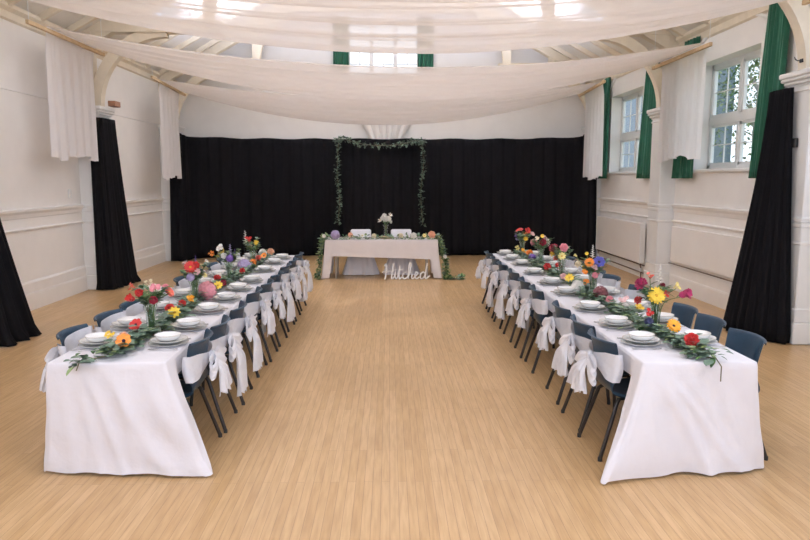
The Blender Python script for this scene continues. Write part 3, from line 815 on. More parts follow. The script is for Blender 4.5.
BAR = MB().tube([(0.10, -0.158, 0.402), (-0.13, -0.158, 0.402)], 0.010, 8).tube([(0.10, 0.158, 0.402), (-0.13, 0.158, 0.402)], 0.010, 8).tube([(0.0, -0.158, 0.398), (0.0, 0.158, 0.398)], 0.009, 8).mesh('seat_frame', M['steel'], True, 50)
def make_chair(label, group):
    root = empty('stacking_chair'); tag(root, label, 'chair', group)
    place('seat_shell', SHELL, root)
    for k in LEGS:
        l = place('leg', LEGS[k], root); place('foot', FEET[k], l)
    place('seat_frame', BAR, root); return root

def band_loop(n=44):
    """closed loop of (u, side) round the backrest: front face then rear face"""
    m = n // 2
    return [(lerp(-1, 1, i / (m - 1)), 1) for i in range(m)] + [(lerp(1, -1, i / (m - 1)), -1) for i in range(m)]
def zlevel(z):
    """profile parameter of a backrest height"""
    for k in range(len(SP) - 2, 0, -1):
        if SP[k].z <= z and SP[k].z < 0.775: return (k + (z - SP[k].z) / max(1e-6, SP[k + 1].z - SP[k].z)) / (len(SP) - 1)
    return 0.6
def sash_band(rnd, front=False):
    zs0, zs1 = (0.50, 0.762) if front else (0.555, 0.715)
    za, zb = rnd.uniform(-0.03, 0.03), rnd.uniform(-0.03, 0.03)
    if front: za, zb = rnd.uniform(0.0, 0.03), rnd.uniform(0.015, 0.022)
    ph = rnd.uniform(0, 6)
    b = MB(); loop = band_loop()
    def f(u, v):
        i = int(round(u * len(loop))) % len(loop); uu, sd = loop[i]
        # narrows to the knot at the middle of the rear face
        pinch = 0.0 if sd > 0 else max(0, 1 - abs(uu) * 1.35)
        mid = 0.655
        lo = lerp(zs0 + za * uu, mid - 0.035, pinch); hi = lerp(zs1 + zb * uu, mid + 0.035, pinch)
        z = lerp(lo, hi, v); p = shell_pt(uu, zlevel(z))
        edge = 1 - abs(uu) ** 24
        off = 0.0215 if sd > 0 else -0.018 - 0.006 * edge
        rip = 0.004 * math.sin(v * 11 + uu * 4 + ph) * (1 if sd > 0 else -1)
        y = p.y + (0.019 * (1 if uu > 0 else -1) * (abs(uu) ** 8))
        return (p.x + off + abs(rip) * (1 if sd > 0 else -1), y, z)
    b.grid(f, len(loop), 7, 0, True); return b.mesh('band', M['organza'], True)
def bow_loop(sd, rnd):
    L = rnd.uniform(0.13, 0.19); W = rnd.uniform(0.05, 0.075); dr = rnd.uniform(0.03, 0.11); ph = rnd.uniform(0, 6)
    b = MB(); kx, ky, kz = -0.268, 0.0, 0.655
    def f(u, v):
        a = 2 * PI * u; s = math.sin(a / 2) ** 0.8
        r = L * (1 - math.cos(a)) / 2
        fat = math.sin(a) * 0.022 * (0.4 + (1 - math.cos(a)) / 2)
        w = W * (0.25 + 0.75 * s) * (1 + 0.12 * math.sin(a * 3 + ph))
        x = kx - 0.02 - abs(fat) * 0.6 + (0.02 if fat > 0 else -0.02) * s - 0.10 * s * (v - 0.5) * 0
        x = kx - 0.020 - 0.035 * s + fat * 0.9 + 0.010 * math.sin(v * 13 + ph) * s
        return (min(x, kx - 0.006), ky + sd * (0.012 + r), kz + (v - 0.5) * 2 * w * 1.1 - dr * (r / L) ** 1.5 + fat * 0.3)
    b.grid(f, 26, 8, 0, False); return b.mesh('bow_loop', M['organza'], True)
def tail(sd, rnd, long):
    L = long * rnd.uniform(0.85, 1.1); W = rnd.uniform(0.075, 0.10) * (1 + (0.35 if long > 0.28 else 0)); sp = rnd.uniform(0.03, 0.10); ph = rnd.uniform(0, 6)
    kx, kz = -0.276, 0.65
    b = MB()
    def f(u, v):
        w = W * (0.22 + 0.78 * smooth01(v * 1.9))
        q = u - 0.5
        fold = 0.022 * math.sin(q * 17 + ph) * (0.3 + 0.7 * v) + 0.012 * math.sin(q * 31 + ph * 2 + v * 3) * v
        z = kz - L * v - 0.03 * q * v + 0.012 * math.sin(q * 23 + ph) * v
        x = kx - 0.014 - 0.06 * math.sin(min(1, v * 2.2) * PI / 2) - 0.015 * v + fold
        return (x, sd * (0.008 + sp * v) + q * 2 * w, z)
    b.grid(f, 20, 20); return b.mesh('tail', M['organza'], True)
def knot(rnd):
    ph = rnd.uniform(0, 6)
    return MB().ball((-0.283, 0, 0.655), (0.026, 0.032, 0.042), 12, 8, fn=lambda d: 1 + 0.14 * math.sin(d.y * 9 + d.z * 4 + ph)).mesh('knot', M['organza'], True)
SV = []
for k in range(6):
    rnd = random.Random(100 + k)
    lg = (0.21, 0.36, 0.40, 0.30, 0.25, 0.22)[k]
    SV.append(dict(band=sash_band(rnd), bow=[bow_loop(-1, rnd), bow_loop(1, rnd)], tail=[tail(-1, rnd, lg), tail(1, rnd, lg)], knot=knot(rnd)))
FV = [sash_band(random.Random(60 + k), True) for k in range(3)]
def make_sash(k, label, group, front=False):
    s = SV[k % len(SV)]
    root = empty('chair_sash'); tag(root, label, 'chair sash', group)
    place('band', FV[k % 3] if front else s['band'], root); place('knot', s['knot'], root)
    for m in s['bow']: place('bow_loop', m, root)
    for m in s['tail']: place('tail', m, root)
    return root
ROWS = {
 ('wall', 'aisle'): dict(x=-1.49, rz=PI, ys=[4.60, 5.11, 5.74, 6.55, 7.10, 7.76, 8.50, 9.12, 9.84], sash=[0, 1, 2, 3, 0, 2, 3, 1, 2]),
 ('wall', 'outer'): dict(x=-2.01, rz=0.0, ys=[4.80, 5.38, 5.88, 6.60, 7.40, 7.90, 8.62, 9.22, 9.82], sash=[4, 5, 4, 5, 4, 5, 4, 5, 4]),
 ('window', 'aisle'): dict(x=1.655, rz=0.0, ys=[4.56, 5.08, 5.70, 6.62, 7.18, 7.90, 8.62, 9.26, 9.93], sash=[5, 4, 5, 0, 5, 2, 1, 3, 5]),
 ('window', 'outer'): dict(x=2.235, rz=PI, ys=[4.54, 5.10, 5.58, 6.60, 7.40, 7.94, 8.66, 9.26, 9.86], sash=[-1, -1, -1, 5, 4, 5, 4, 5, 4]),
}
SIDE = {'aisle': 'aisle', 'outer': 'outer'}
proto = None; made = {}
rj = random.Random(5)
for (tk, side), R in ROWS.items():
    w = TABS[tk]['word']
    for i, y in enumerate(R['ys']):
        g = 'navy chairs at the long tables'
        bare = R['sash'][i] < 0
        lab = ('bare navy plastic chair, %s on the %s side of the %s table' if bare else 'navy plastic chair under a sash, %s on the %s side of the %s table') % (ORD[i], side, w)
        if proto is None: proto = make_chair(lab, g); c = proto
        else: c = copy_tree(proto)
        jx, ja = rj.uniform(-0.012, 0.012), rj.uniform(-0.05, 0.05)
        c.location = (R['x'] + jx, y, 0); c.rotation_euler = (0, 0, R['rz'] + ja); c['label'] = lab; c['group'] = g
        if bare: continue
        k = R['sash'][i]; sl2 = 'white organza sash on the %s chair, %s side of the %s table' % (ORD[i], side, w)
        key = (k, side == 'outer')
        if key not in made: made[key] = make_sash(k, sl2, 'white chair sashes', side == 'outer'); s = made[key]
        else: s = copy_tree(made[key])
        s.location = c.location; s.rotation_euler = c.rotation_euler; s['label'] = sl2
# ---------------------------------------------------------------- place settings
TOP = TZ + 0.006
def plate_mesh(name, R, h):
    pr = [(0, 0.003), (R * 0.56, 0.003), (R * 0.60, 0.0), (R * 0.64, 0.002), (R * 0.70, h * 0.62), (R * 0.995, h), (R, h + 0.0022), (R * 0.975, h + 0.0022), (R * 0.70, h * 0.62 + 0.0035), (R * 0.64, 0.0065), (0, 0.006)]
    return MB().lathe(pr, 40, mis=[0, 0, 0, 0, 0, 0, 1, 0, 0, 0]).mesh(name, [M['china'], M['rim']], True, 50)
PL1 = plate_mesh('dinner_plate', 0.132, 0.016); PL2 = plate_mesh('second_plate', 0.123, 0.017)
BOWL = MB().lathe([(0, 0.003), (0.045, 0.003), (0.055, 0.0), (0.062, 0.004), (0.080, 0.018), (0.0875, 0.035), (0.088, 0.037), (0.086, 0.037), (0.077, 0.019), (0.055, 0.009), (0, 0.008)], 36, mis=[0, 0, 0, 0, 0, 1, 0, 0, 0, 0]).mesh('bowl', [M['china'], M['rim']], True, 50)
def fork_mesh():
    b = MB()
    def f(u, v):
        w = 0.0045 + 0.004 * smooth01(1 - v * 1.6) if v < 0.72 else lerp(0.004, 0.011, smooth01((v - 0.72) / 0.16))
        return ((v - 0.5) * 0.19 * 0.8 - 0.02, (u - 0.5) * 2 * w, 0.0035 + 0.004 * math.sin(v * PI))
    b.grid(f, 4, 20); b.thick(0.0022)
    for i in range(4):
        y = -0.0085 + i * 0.0057; b.box(0.054, 0.098, y - 0.0014, y + 0.0014, 0.003, 0.0052)
    return b.mesh('fork', M['cutlery'], True, 40)
def knife_mesh():
    b = MB()
    b.bevbox(-0.105, 0.0, -0.0065, 0.0065, 0.0004, 0.0075, 0.002)
    def f(u, v):
        w = 0.0095 * (1 - smooth01((v - 0.75) / 0.25) * 0.8)
        return (0.0 + 0.11 * v, -0.006 + (u * 2 * w if True else 0), 0.003)
    b.grid(f, 3, 10); b.thick(0.0015)
    return b.mesh('knife', M['cutlery'], True, 40)
FORK, KNIFE = fork_mesh(), knife_mesh()
SETS = {
 ('wall', 'aisle'): (-1.515, [4.64, 5.12, 5.78, 6.34, 6.92, 7.48, 8.36, 9.12, 9.68]),
 ('wall', 'outer'): (-1.970, [4.62, 5.18, 5.88, 6.55, 7.30, 7.92, 8.62, 9.22, 9.80]),
 ('window', 'aisle'): (1.725, [4.58, 5.14, 5.79, 6.62, 7.26, 8.06, 8.92, 9.52, 10.16]),
 ('window', 'outer'): (2.135, [4.62, 5.26, 5.84, 6.60, 7.46, 8.02, 8.70, 9.36, 10.0]),
}
for (tk, side), (x, ys) in SETS.items():
    w = TABS[tk]['word']
    for i, y in enumerate(ys):
        inward = (1 if x < (TABS[tk]['x0'] + TABS[tk]['x1']) / 2 else -1)    # knife and fork point to the table's middle
        where = '%s setting, %s side of the %s table' % (ORD[i], side, w)
        jx = rj.uniform(-0.01, 0.01)
        tag(place('dinner_plate', PL1, None, (x + jx, y, TOP)), 'large white rimmed plate at the ' + where, 'plate', 'dinner plates')
        tag(place('dinner_plate', PL2, None, (x + jx + rj.uniform(-.006, .006), y + rj.uniform(-.006, .006), TOP + 0.0225)), 'upper white plate under the bowl, ' + where, 'plate', 'upper plates')
        tag(place('bowl', BOWL, None, (x + jx + rj.uniform(-.006, .006), y + rj.uniform(-.006, .006), TOP + 0.0345)), 'white bowl on two plates, ' + where, 'bowl', 'bowls on the plates')
        fs = -1 if inward < 0 else 1
        tag(place('fork', FORK, None, (x + inward * -0.02, y - 0.155, TOP + 0.001), (0, 0, 0 if inward > 0 else PI)), 'steel fork lying near the ' + where, 'fork', 'forks')
        tag(place('knife', KNIFE, None, (x + inward * -0.01, y + 0.155, TOP + 0.001), (0, 0, 0 if inward > 0 else PI)), 'steel knife lying beyond the ' + where, 'knife', 'knives')

# ---------------------------------------------------------------- flowers
def petal(b, c, a, tilt, L, W, mi=0, cup=0.25, r0=0.0):
    """one petal leaving c at azimuth a, rising by tilt"""
    d = Vector((math.cos(a) * math.cos(tilt), math.sin(a) * math.cos(tilt), math.sin(tilt)))
    s = Vector((-math.sin(a), math.cos(a), 0)); n = s.cross(d) * -1
    def f(u, v):
        w = W * math.sin(PI * (0.12 + 0.80 * v) ** 1.2) ** 0.7
        q = (u - 0.5) * 2
        return Vector(c) + d * (r0 + L * v) + s * (q * w * 0.5) + n * (cup * L * (v * v * 0.5 - 0.25 * v) - cup * 0.3 * W * (q * q))* -1
    b.grid(f, 3, 4, mi)
def bloom_rose(R, seed):
    rnd = random.Random(seed); b = MB()
    for ring, (n, tilt, L, W) in enumerate(((3, 1.45, 0.75, 0.6), (4, 1.2, 0.85, 0.8), (5, 0.85, 0.95, 0.9), (6, 0.45, 1.0, 0.95), (6, 0.1, 0.95, 0.95))):
        o = rnd.uniform(0, 6)
        for k in range(n): petal(b, (0, 0, -0.1 * R * ring), o + 2 * PI * k / n, tilt + rnd.uniform(-.1, .1), R * L, R * W, 0, 0.55)
    b.ball((0, 0, 0.1 * R), (0.42 * R, 0.42 * R, 0.5 * R), 10, 6)
    return b, None
def bloom_flat(R, n, seed, heart, W=0.5, layers=1):
    rnd = random.Random(seed); b = MB()
    for l in range(layers):
        for k in range(n): petal(b, (0, 0, 0.04 * R * l), 2 * PI * (k + 0.5 * l) / n + rnd.uniform(-.05, .05), 0.22 + 0.25 * l + rnd.uniform(-.08, .08), R * (1 - 0.18 * l), R * W, 0, 0.2, R * 0.05)
    h = MB().ball((0, 0, 0.06 * R), (0.24 * R, 0.24 * R, 0.16 * R), 12, 6, fn=lambda d: 1 + 0.07 * math.sin(d.x * 25) * math.sin(d.y * 25))
    return b, h
def bloom_tulip(R, seed):
    rnd = random.Random(seed); b = MB()
    for l, (n, t, r0) in enumerate(((3, 1.25, 0.02), (3, 1.12, 0.06))):
        for k in range(n): petal(b, (0, 0, -0.4 * R), 2 * PI * (k + 0.5 * l) / n, t, R * 1.7, R * 1.15, 0, 0.55, r0 * R)
    b.ball((0, 0, 0.1 * R), (0.55 * R, 0.55 * R, 0.7 * R), 10, 6)
    return b, None
def bloom_lily(R, seed):
    b = MB()
    for l in range(2):
        for k in range(3): petal(b, (0, 0, -0.3 * R), 2 * PI * (k + 0.5 * l) / 3, 0.62 - 0.12 * l, R * 1.25, R * 0.62, 0, -0.3)
    h = MB()
    for k in range(6):
        a = k * 1.047; h.tube([(0, 0, -0.2 * R), (0.25 * R * math.cos(a), 0.25 * R * math.sin(a), 0.5 * R)], 0.03 * R, 5)
        h.ball((0.25 * R * math.cos(a), 0.25 * R * math.sin(a), 0.52 * R), 0.07 * R, 6, 4)
    return b, h
def bloom_cluster(R, seed, n=40):
    rnd = random.Random(seed); b = MB()
    for k in range(n):
        z = 1 - 1.55 * k / n; a = k * 2.39996; r = math.sqrt(max(0, 1 - z * z)); d = Vector((r * math.cos(a), r * math.sin(a), z))
        c = d * R * rnd.uniform(0.86, 1.0); t1 = d.orthogonal().normalized(); t2 = d.cross(t1); ro = rnd.uniform(0, 1.5)
        for q in range(4):
            aa = ro + q * PI / 2; dd = (t1 * math.cos(aa) + t2 * math.sin(aa) + d * 0.25)
            b.leaf(c, dd, d, R * 0.34, R * 0.30, 0, 0.15, 0.2)
    b.ball((0, 0, 0.0), 0.84 * R, 12, 8)
    return b, None
def bloom_spike(R, seed, H=None):
    rnd = random.Random(seed); b = MB(); n = 16; H = H or R * 5
    for k in range(n):
        t = k / (n - 1); z = -H * 0.5 + H * t; rr = R * lerp(1.0, 0.32, t); a = k * 2.4
        c = Vector((math.cos(a) * rr * 0.5, math.sin(a) * rr * 0.5, z))
        for q in range(5):
            aa = a + (q - 2) * 0.75
            petal(b, c, aa, 0.55, rr * 0.9, rr * 0.6, 0, 0.3)
    b.tube([(0, 0, -H * 0.55), (0, 0, H * 0.5)], R * 0.13, 6)
    return b, None
def bloom_freesia(R, seed):
    rnd = random.Random(seed); b = MB()
    for k in range(6):
        a = rnd.uniform(0, 6.28); r = R * rnd.uniform(0.3, 0.75); c = (r * math.cos(a), r * math.sin(a), R * rnd.uniform(-0.4, 0.6))
        for q in range(5): petal(b, c, a + q * 1.257, 0.7, R * 0.55, R * 0.42, 0, 0.3)
        b.tube([(0, 0, -R * 0.8), c], R * 0.05, 4)
    return b, None
FM = {}
def flower_meshes(kind, color, R):
    key = (kind, color, round(R, 3))
    if key in FM: return FM[key]
    seed = len(FM); hm = M['heart_gold']
    if kind in ('rose', 'peony', 'carnation'): b, h = bloom_rose(R, seed)
    elif kind == 'anemone': b, h = bloom_flat(R, 7, seed, 1, 0.85); hm = M['heart_dark']
    elif kind == 'gerbera': b, h = bloom_flat(R, 16, seed, 1, 0.36, 2)
    elif kind == 'daisy': b, h = bloom_flat(R, 9, seed, 1, 0.5)
    elif kind == 'sunflower': b, h = bloom_flat(R, 15, seed, 1, 0.4, 2); hm = M['heart_dark']
    elif kind == 'tulip': b, h = bloom_tulip(R, seed)
    elif kind == 'lily': b, h = bloom_lily(R, seed)
    elif kind in ('hydrangea', 'thistle'): b, h = bloom_cluster(R, seed)
    elif kind in ('stock', 'larkspur'): b, h = bloom_spike(R, seed)
    else: b, h = bloom_freesia(R, seed)
    FM[key] = (b.mesh('bloom', M['p_' + color], True, 60), h.mesh('heart', hm, True, 60) if h else None); return FM[key]
def flower(kind, color, R, base, head, label, group, rnd, leaves=2, face=None, rim=None):
    """one cut flower: stem from base to head, bloom turned outwards"""
    root = empty(kind, base); tag(root, label, 'flower', group)
    B, Hd = Vector(base), Vector(head); d = Hd - B
    spike = kind in ('stock', 'larkspur')
    if d.length > 0.12:
        mid = B.lerp(Hd, 0.55) * 1; mid.x = lerp(B.x, Hd.x, 0.36); mid.y = lerp(B.y, Hd.y, 0.36)
        if rim is not None:
            lat = Vector((d.x, d.y, 0)); k = min(0.62, 0.040 / max(0.001, lat.length))
            mid = Vector((B.x + d.x * k * 0.8, B.y + d.y * k * 0.8, rim + 0.005))
        pts = catmull([(0, 0, 0), mid - B, d - Vector((0, 0, R * 0.3 if not spike else R * 2.6))], 5)
        MB().tube(pts, 0.0028, 6).build('stem', M['stem'], root)
        if leaves:
            lf = MB()
            for k in range(leaves):
                t = rnd.uniform(0.62, 0.86); p = pts[int(t * (len(pts) - 1))]; a = rnd.uniform(0, 6.28)
                lf.leaf(p, (math.cos(a), math.sin(a), 0.7), (0, 0, 1), rnd.uniform(0.06, 0.10), rnd.uniform(0.022, 0.04), rnd.randint(0, 1))
            lf.build('leaf', [M['leaf2'], M['stem']], root)
    bm, hm = flower_meshes(kind, color, R)
    out = face if face is not None else Vector((d.x * 1.4, d.y * 1.4 - 0.12, max(0.10, abs(d.z) * 0.45)))
    if spike: out = Vector((d.x * 0.35, d.y * 0.35, 1))
    q = Vector((0, 0, 1)).rotation_difference(Vector(out).normalized())
    for nm, me in (('bloom', bm), ('heart', hm)):
        if me is None: continue
        o = bpy.data.objects.new(nm, me); COL.objects.link(o); o.parent = root; o.location = d
        o.rotation_mode = 'QUATERNION'; o.rotation_quaternion = q
    return root
def vase_mesh(H, r0, r1, neck):
    t = 0.0025
    pr = [(0, 0), (r0, 0), (r0 * 1.02, 0.01), (neck, H * 0.55), (neck * 1.05, H * 0.75), (r1, H), (r1 - t, H), (neck * 1.05 - t, H * 0.75), (neck - t, H * 0.55), (r0 * 1.02 - t, 0.016), (0, 0.014)]
    return MB().lathe(pr, 28).mesh('glass_vase', M['glass'], True, 50)
VM = [vase_mesh(0.205, 0.036, 0.054, 0.036), vase_mesh(0.22, 0.038, 0.056, 0.037)]
COLN = {'palepink': 'pale pink', 'lemon': 'pale yellow', 'lilac': 'lilac', 'navy': 'dark navy'}
VASES = [
 ('wall', 'nearest', (-1.735, 4.98), [
   ('poppy', 'coral', .036, -.145, .335), ('tulip', 'red', .036, -.09, .275), ('freesia', 'cream', .036, -.03, .36), ('carnation', 'red', .032, -.045, .32),
   ('lily', 'white', .050, .02, .315), ('freesia', 'pink', .040, .075, .355), ('gerbera', 'coral', .042, .118, .295), ('rose', 'crimson', .032, .055, .265), ('rose', 'pink', .030, .10, .335)]),
 ('wall', 'second', (-1.745, 6.16), [
   ('freesia', 'palepink', .050, -.083, .360), ('gerbera', 'red', .056, .0, .350), ('larkspur', 'purple', .014, .0, .40), ('hydrangea', 'lilac', .036, -.005, .262),
   ('daisy', 'lemon', .045, .06, .262), ('rose', 'palepink', .034, .05, .315), ('daisy', 'white', .020, .10, .385), ('carnation', 'red', .036, .045, .37)]),
 ('wall', 'third', (-1.74, 7.50), [
   ('rose', 'palepink', .042, -.12, .365), ('freesia', 'white', .045, -.065, .385), ('lily', 'yellow', .062, -.095, .305), ('rose', 'white', .036, -.035, .305),
   ('stock', 'lilac', .026, .0, .345), ('hydrangea', 'purple', .040, .03, .275), ('larkspur', 'purple', .016, .05, .32), ('poppy', 'orange', .032, -.155, .325)]),
 ('wall', 'farthest', (-1.74, 8.80), [
   ('stock', 'white', .036, -.10, .37), ('poppy', 'red', .046, -.02, .375), ('tulip', 'yellow', .038, .03, .29), ('freesia', 'yellow', .035, .06, .315), ('rose', 'palepink', .03, -.04, .27)]),
 ('window', 'nearest', (1.965, 4.97), [
   ('peony', 'magenta', .052, -.095, .350), ('gerbera', 'yellow', .062, -.040, .285), ('carnation', 'red', .034, -.112, .225), ('poppy', 'red', .034, -.075, .160),
   ('poppy', 'coral', .030, -.03, .405), ('tulip', 'magenta', .048, .155, .290), ('stock', 'white', .028, .045, .42), ('freesia', 'red', .028, .03, .295),
   ('rose', 'crimson', .026, .068, .335), ('freesia', 'lemon', .034, .108, .345)]),
 ('window', 'second', (1.955, 6.50), [
   ('stock', 'white', .024, .005, .43), ('daisy', 'yellow', .018, -.10, .425), ('tulip', 'lemon', .018, -.155, .385), ('gerbera', 'orange', .045, -.072, .34),
   ('rose', 'cream', .040, -.135, .31), ('anemone', 'blue', .055, .020, .345), ('rose', 'yellow', .036, -.066, .277), ('freesia', 'palepink', .036, -.025, .29),
   ('gerbera', 'coral', .038, .038, .225), ('rose', 'pink', .032, -.01, .22), ('daisy', 'lemon', .030, .075, .285), ('poppy', 'orange', .03, -.10, .25)]),
 ('window', 'third', (1.955, 7.72), [
   ('peony', 'crimson', .058, -.085, .345), ('peony', 'pink', .052, -.005, .365), ('rose', 'yellow', .036, -.095, .275), ('daisy', 'lemon', .045, -.025, .265), ('carnation', 'coral', .034, -.055, .225)]),
 ('window', 'fourth', (1.985, 8.93), [
   ('peony', 'pink', .050, -.09, .30), ('rose', 'crimson', .050, .0, .315), ('peony', 'white', .062, .085, .30), ('daisy', 'yellow', .026, -.01, .39), ('freesia', 'palepink', .04, .045, .345), ('freesia', 'cream', .034, -.075, .36)]),
 ('window', 'farthest', (1.97, 10.12), [
   ('gerbera', 'red', .060, -.035, .36), ('poppy', 'red', .05, .045, .365), ('carnation', 'orange', .042, .06, .305), ('freesia', 'palepink', .05, .12, .325), ('freesia', 'purple', .036, -.075, .285), ('rose', 'yellow', .034, .03, .255), ('freesia', 'lilac', .03, -.06, .235)]),
]
VPOS = {'wall': [], 'window': []}
for vi, (tk, o, (x, y), fl) in enumerate(VASES):
    word = TABS[tk]['word']; rnd = random.Random(300 + vi); VPOS[tk].append((x, y))
    tag(place('glass_vase', VM[vi % 2], None, (x, y, TOP), (0, 0, vi)), 'clear glass vase of mixed flowers, %s vase on the %s table' % (o, word), 'vase', 'glass vases on the long tables')
    for k, (kind, color, R, dx, h) in enumerate(fl):
        a = 2.39996 * k; br = 0.012 + 0.012 * (k % 2)
        base = (x + br * math.cos(a), y + br * math.sin(a), TOP + 0.02)
        dy = 0.10 * math.sin(a * 1.3 + 1) - 0.02
        cn = COLN.get(color, color)
        flower(kind, color, R, base, (x + dx, y + dy, TOP + h), '%s %s standing in the %s vase on the %s table' % (cn, kind, o, word), 'cut flowers in the glass vases', rnd, 2, None, TOP + 0.21)
    # green filling of the vase
    root = empty('foliage_sprig', (x, y, TOP + 0.02)); tag(root, 'green leafy sprig filling the %s vase on the %s table' % (o, word), 'foliage', 'green sprigs in the vases')
    st = MB(); lf = MB()
    for k in range(7):
        a = k * 0.9 + vi; L = rnd.uniform(0.20, 0.30); sp = rnd.uniform(0.05, 0.115)
        pts = catmull([(0.006 * math.cos(a), 0.006 * math.sin(a), 0), (0.020 * math.cos(a), 0.020 * math.sin(a), 0.105), (0.036 * math.cos(a), 0.036 * math.sin(a), 0.20), (sp * math.cos(a), sp * math.sin(a), L + 0.04)], 5)
        st.tube(pts, 0.0018, 5)
        for p in pts[10:]:
            for s in (0, 1):
                aa = a + rnd.uniform(-1.6, 1.6); lf.leaf(p, (math.cos(aa), math.sin(aa), rnd.uniform(0.1, 0.9)), (0, 0, 1), rnd.uniform(0.045, 0.075), rnd.uniform(0.03, 0.05), rnd.randint(0, 2))
        for p in pts[2:7:2]:
            aa = rnd.uniform(0, 6.28); lf.leaf(p, (0.1 * math.cos(aa), 0.1 * math.sin(aa), 1), (1, 0, 0), 0.035, 0.010, 1)
    st.build('stem', M['stem'], root); lf.build('foliage', [M['leaf1'], M['leaf2'], M['leaf3']], root)

# ---------------------------------------------------------------- leafy runners on the tables
def runner(tk, xc, y0, y1, seed, label, tail_pts):
    rnd = random.Random(seed); avoid = VPOS[tk]
    plates = [(sx, sy) for (t2, sd), (sx, ys2) in SETS.items() if t2 == tk for sy in ys2]
    def cx(y): 
        x = xc + 0.03 * math.sin(y * 2.1 + seed)
        for vx, vy in avoid: x += 0.065 * math.exp(-((y - vy) / 0.09) ** 2) * (1 if rnd is None or x >= vx else -1)
        return x
    root = empty('eucalyptus_garland', (xc, (y0 + y1) / 2, TOP)); tag(root, label, 'garland', 'leafy garlands along the long tables')
    ox, oy, oz = root.location
    n = int((y1 - y0) / 0.06); pts = []
    for p in tail_pts: pts.append(Vector(p) - Vector((ox, oy, oz)))
    for i in range(n + 1):
        y = lerp(y0, y1, i / n); pts.append(Vector((cx(y) - ox, y - oy, 0.012 + 0.006 * math.sin(i * 1.7))))
    MB().tube(pts, 0.004, 6).build('stem', M['twig'], root)
    R1, R2 = MB(), MB()
    for i, p in enumerate(pts[:-1]):
        tl = i < len(tail_pts)
        if tl and p.z < -0.005 and tk == 'window': continue
        for k in range(8 if tl else 30):
            a = rnd.uniform(0, 6.28); off = abs(rnd.gauss(0, 0.038))
            base = p + Vector((math.cos(a) * off, math.sin(a) * off, abs(rnd.gauss(0, 0.026)) + 0.004))
            w = base + Vector((ox, oy, 0))
            if any(math.hypot(w.x - vx, w.y - vy) < 0.062 for vx, vy in avoid): continue
            d = Vector((math.cos(a), math.sin(a), rnd.uniform(-0.02, 0.5)))
            if tl: d.z = rnd.uniform(-0.6, 0.4)
            L = rnd.uniform(0.042, 0.076)
            e = w + d.normalized() * L
            if any(math.hypot(e.x - vx, e.y - vy) < 0.05 for vx, vy in avoid): continue
            if any(math.hypot(q.x - vx, q.y - vy) < 0.142 for vx, vy in plates for q in (w, w.lerp(e, 0.5), w.lerp(e, 1.1))): continue
            if rnd.random() < 0.62: R1.leaf(base, d, (0, 0, 1), L, L * rnd.uniform(0.85, 1.05), 0, 0.2, 0.12, 0.55)
            else: R2.leaf(base, d, (0, 0, 1), L * 1.1, L * 0.45, rnd.randint(0, 1), 0.25, 0.2)
    for rr in (R1, R2): rr.v = [(a, c, max(d, 0.0016)) if c + oy > TABS[tk]['y0'] - 0.025 else (a, c, d) for a, c, d in rr.v]
    o = R1.build('eucalyptus_foliage', M['leaf1'], root); o['label'] = 'silver green round leaves'
    o = R2.build('ruscus_foliage', [M['leaf2'], M['leaf3']], root); o['label'] = 'darker narrow leaves'
runner('wall', -1.745, 4.30, 10.05, 3, 'eucalyptus garland laid down the middle of the plain-wall table', [(-1.90, 4.115, TOP - 0.035), (-1.885, 4.135, TOP + 0.018), (-1.84, 4.22, TOP + 0.012)])
runner('window', 1.930, 4.20, 10.25, 5, 'eucalyptus garland laid down the middle of the window-side table', [(2.01, 4.02, TOP - 0.10), (2.015, 4.03, TOP - 0.01), (2.01, 4.09, TOP + 0.022), (1.99, 4.15, TOP + 0.016)])
LYING = {
 'wall': [('anemone', 'orange', .048, -1.70, 4.36), ('freesia', 'yellow', .032, -1.85, 4.53), ('rose', 'peach', .034, -1.755, 4.50), ('anemone', 'red', .048, -1.80, 4.85),
  ('rose', 'red', .042, -1.765, 5.50), ('daisy', 'yellow', .050, -1.665, 5.30), ('carnation', 'red', .034, -1.73, 5.72), ('pansy', 'amber', .040, -1.69, 5.88), ('hydrangea', 'pink', .085, -1.70, 6.40),
  ('rose', 'crimson', .036, -1.66, 6.86), ('daisy', 'yellow', .046, -1.665, 6.68), ('rose', 'red', .040, -1.81, 7.22), ('freesia', 'white', .046, -1.80, 7.34), ('carnation', 'red', .036, -1.66, 7.78), ('hydrangea', 'lilac', .080, -1.745, 8.28),
  ('rose', 'orange', .045, -1.70, 8.62), ('rose', 'coral', .045, -1.72, 9.05), ('anemone', 'orange', .045, -1.69, 9.3), ('peony', 'white', .060, -1.79, 9.75), ('peony', 'peach', .055, -1.70, 9.88)],
 'window': [('sunflower', 'amber', .052, 2.0, 4.72), ('carnation', 'red', .050, 1.955, 4.32), ('thistle', 'navy', .034, 1.88, 4.86), ('carnation', 'pink', .035, 1.90, 5.82), ('freesia', 'palepink', .045, 1.985, 5.72), ('freesia', 'yellow', .036, 2.01, 5.42),
  ('hydrangea', 'burgundy', .070, 1.935, 6.20), ('hydrangea', 'white', .060, 1.86, 6.70), ('poppy', 'orange', .048, 1.975, 6.80), ('daisy', 'yellow', .050, 1.885, 7.10), ('rose', 'palepink', .040, 1.86, 7.24),
  ('rose', 'red', .048, 1.88, 8.10), ('carnation', 'red', .048, 2.03, 8.16), ('hydrangea', 'purple', .055, 1.93, 9.20), ('rose', 'orange', .055, 1.97, 9.58), ('pansy', 'amber', .045, 1.92, 9.80), ('freesia', 'lemon', .045, 1.91, 10.20)]}
cnt = {}
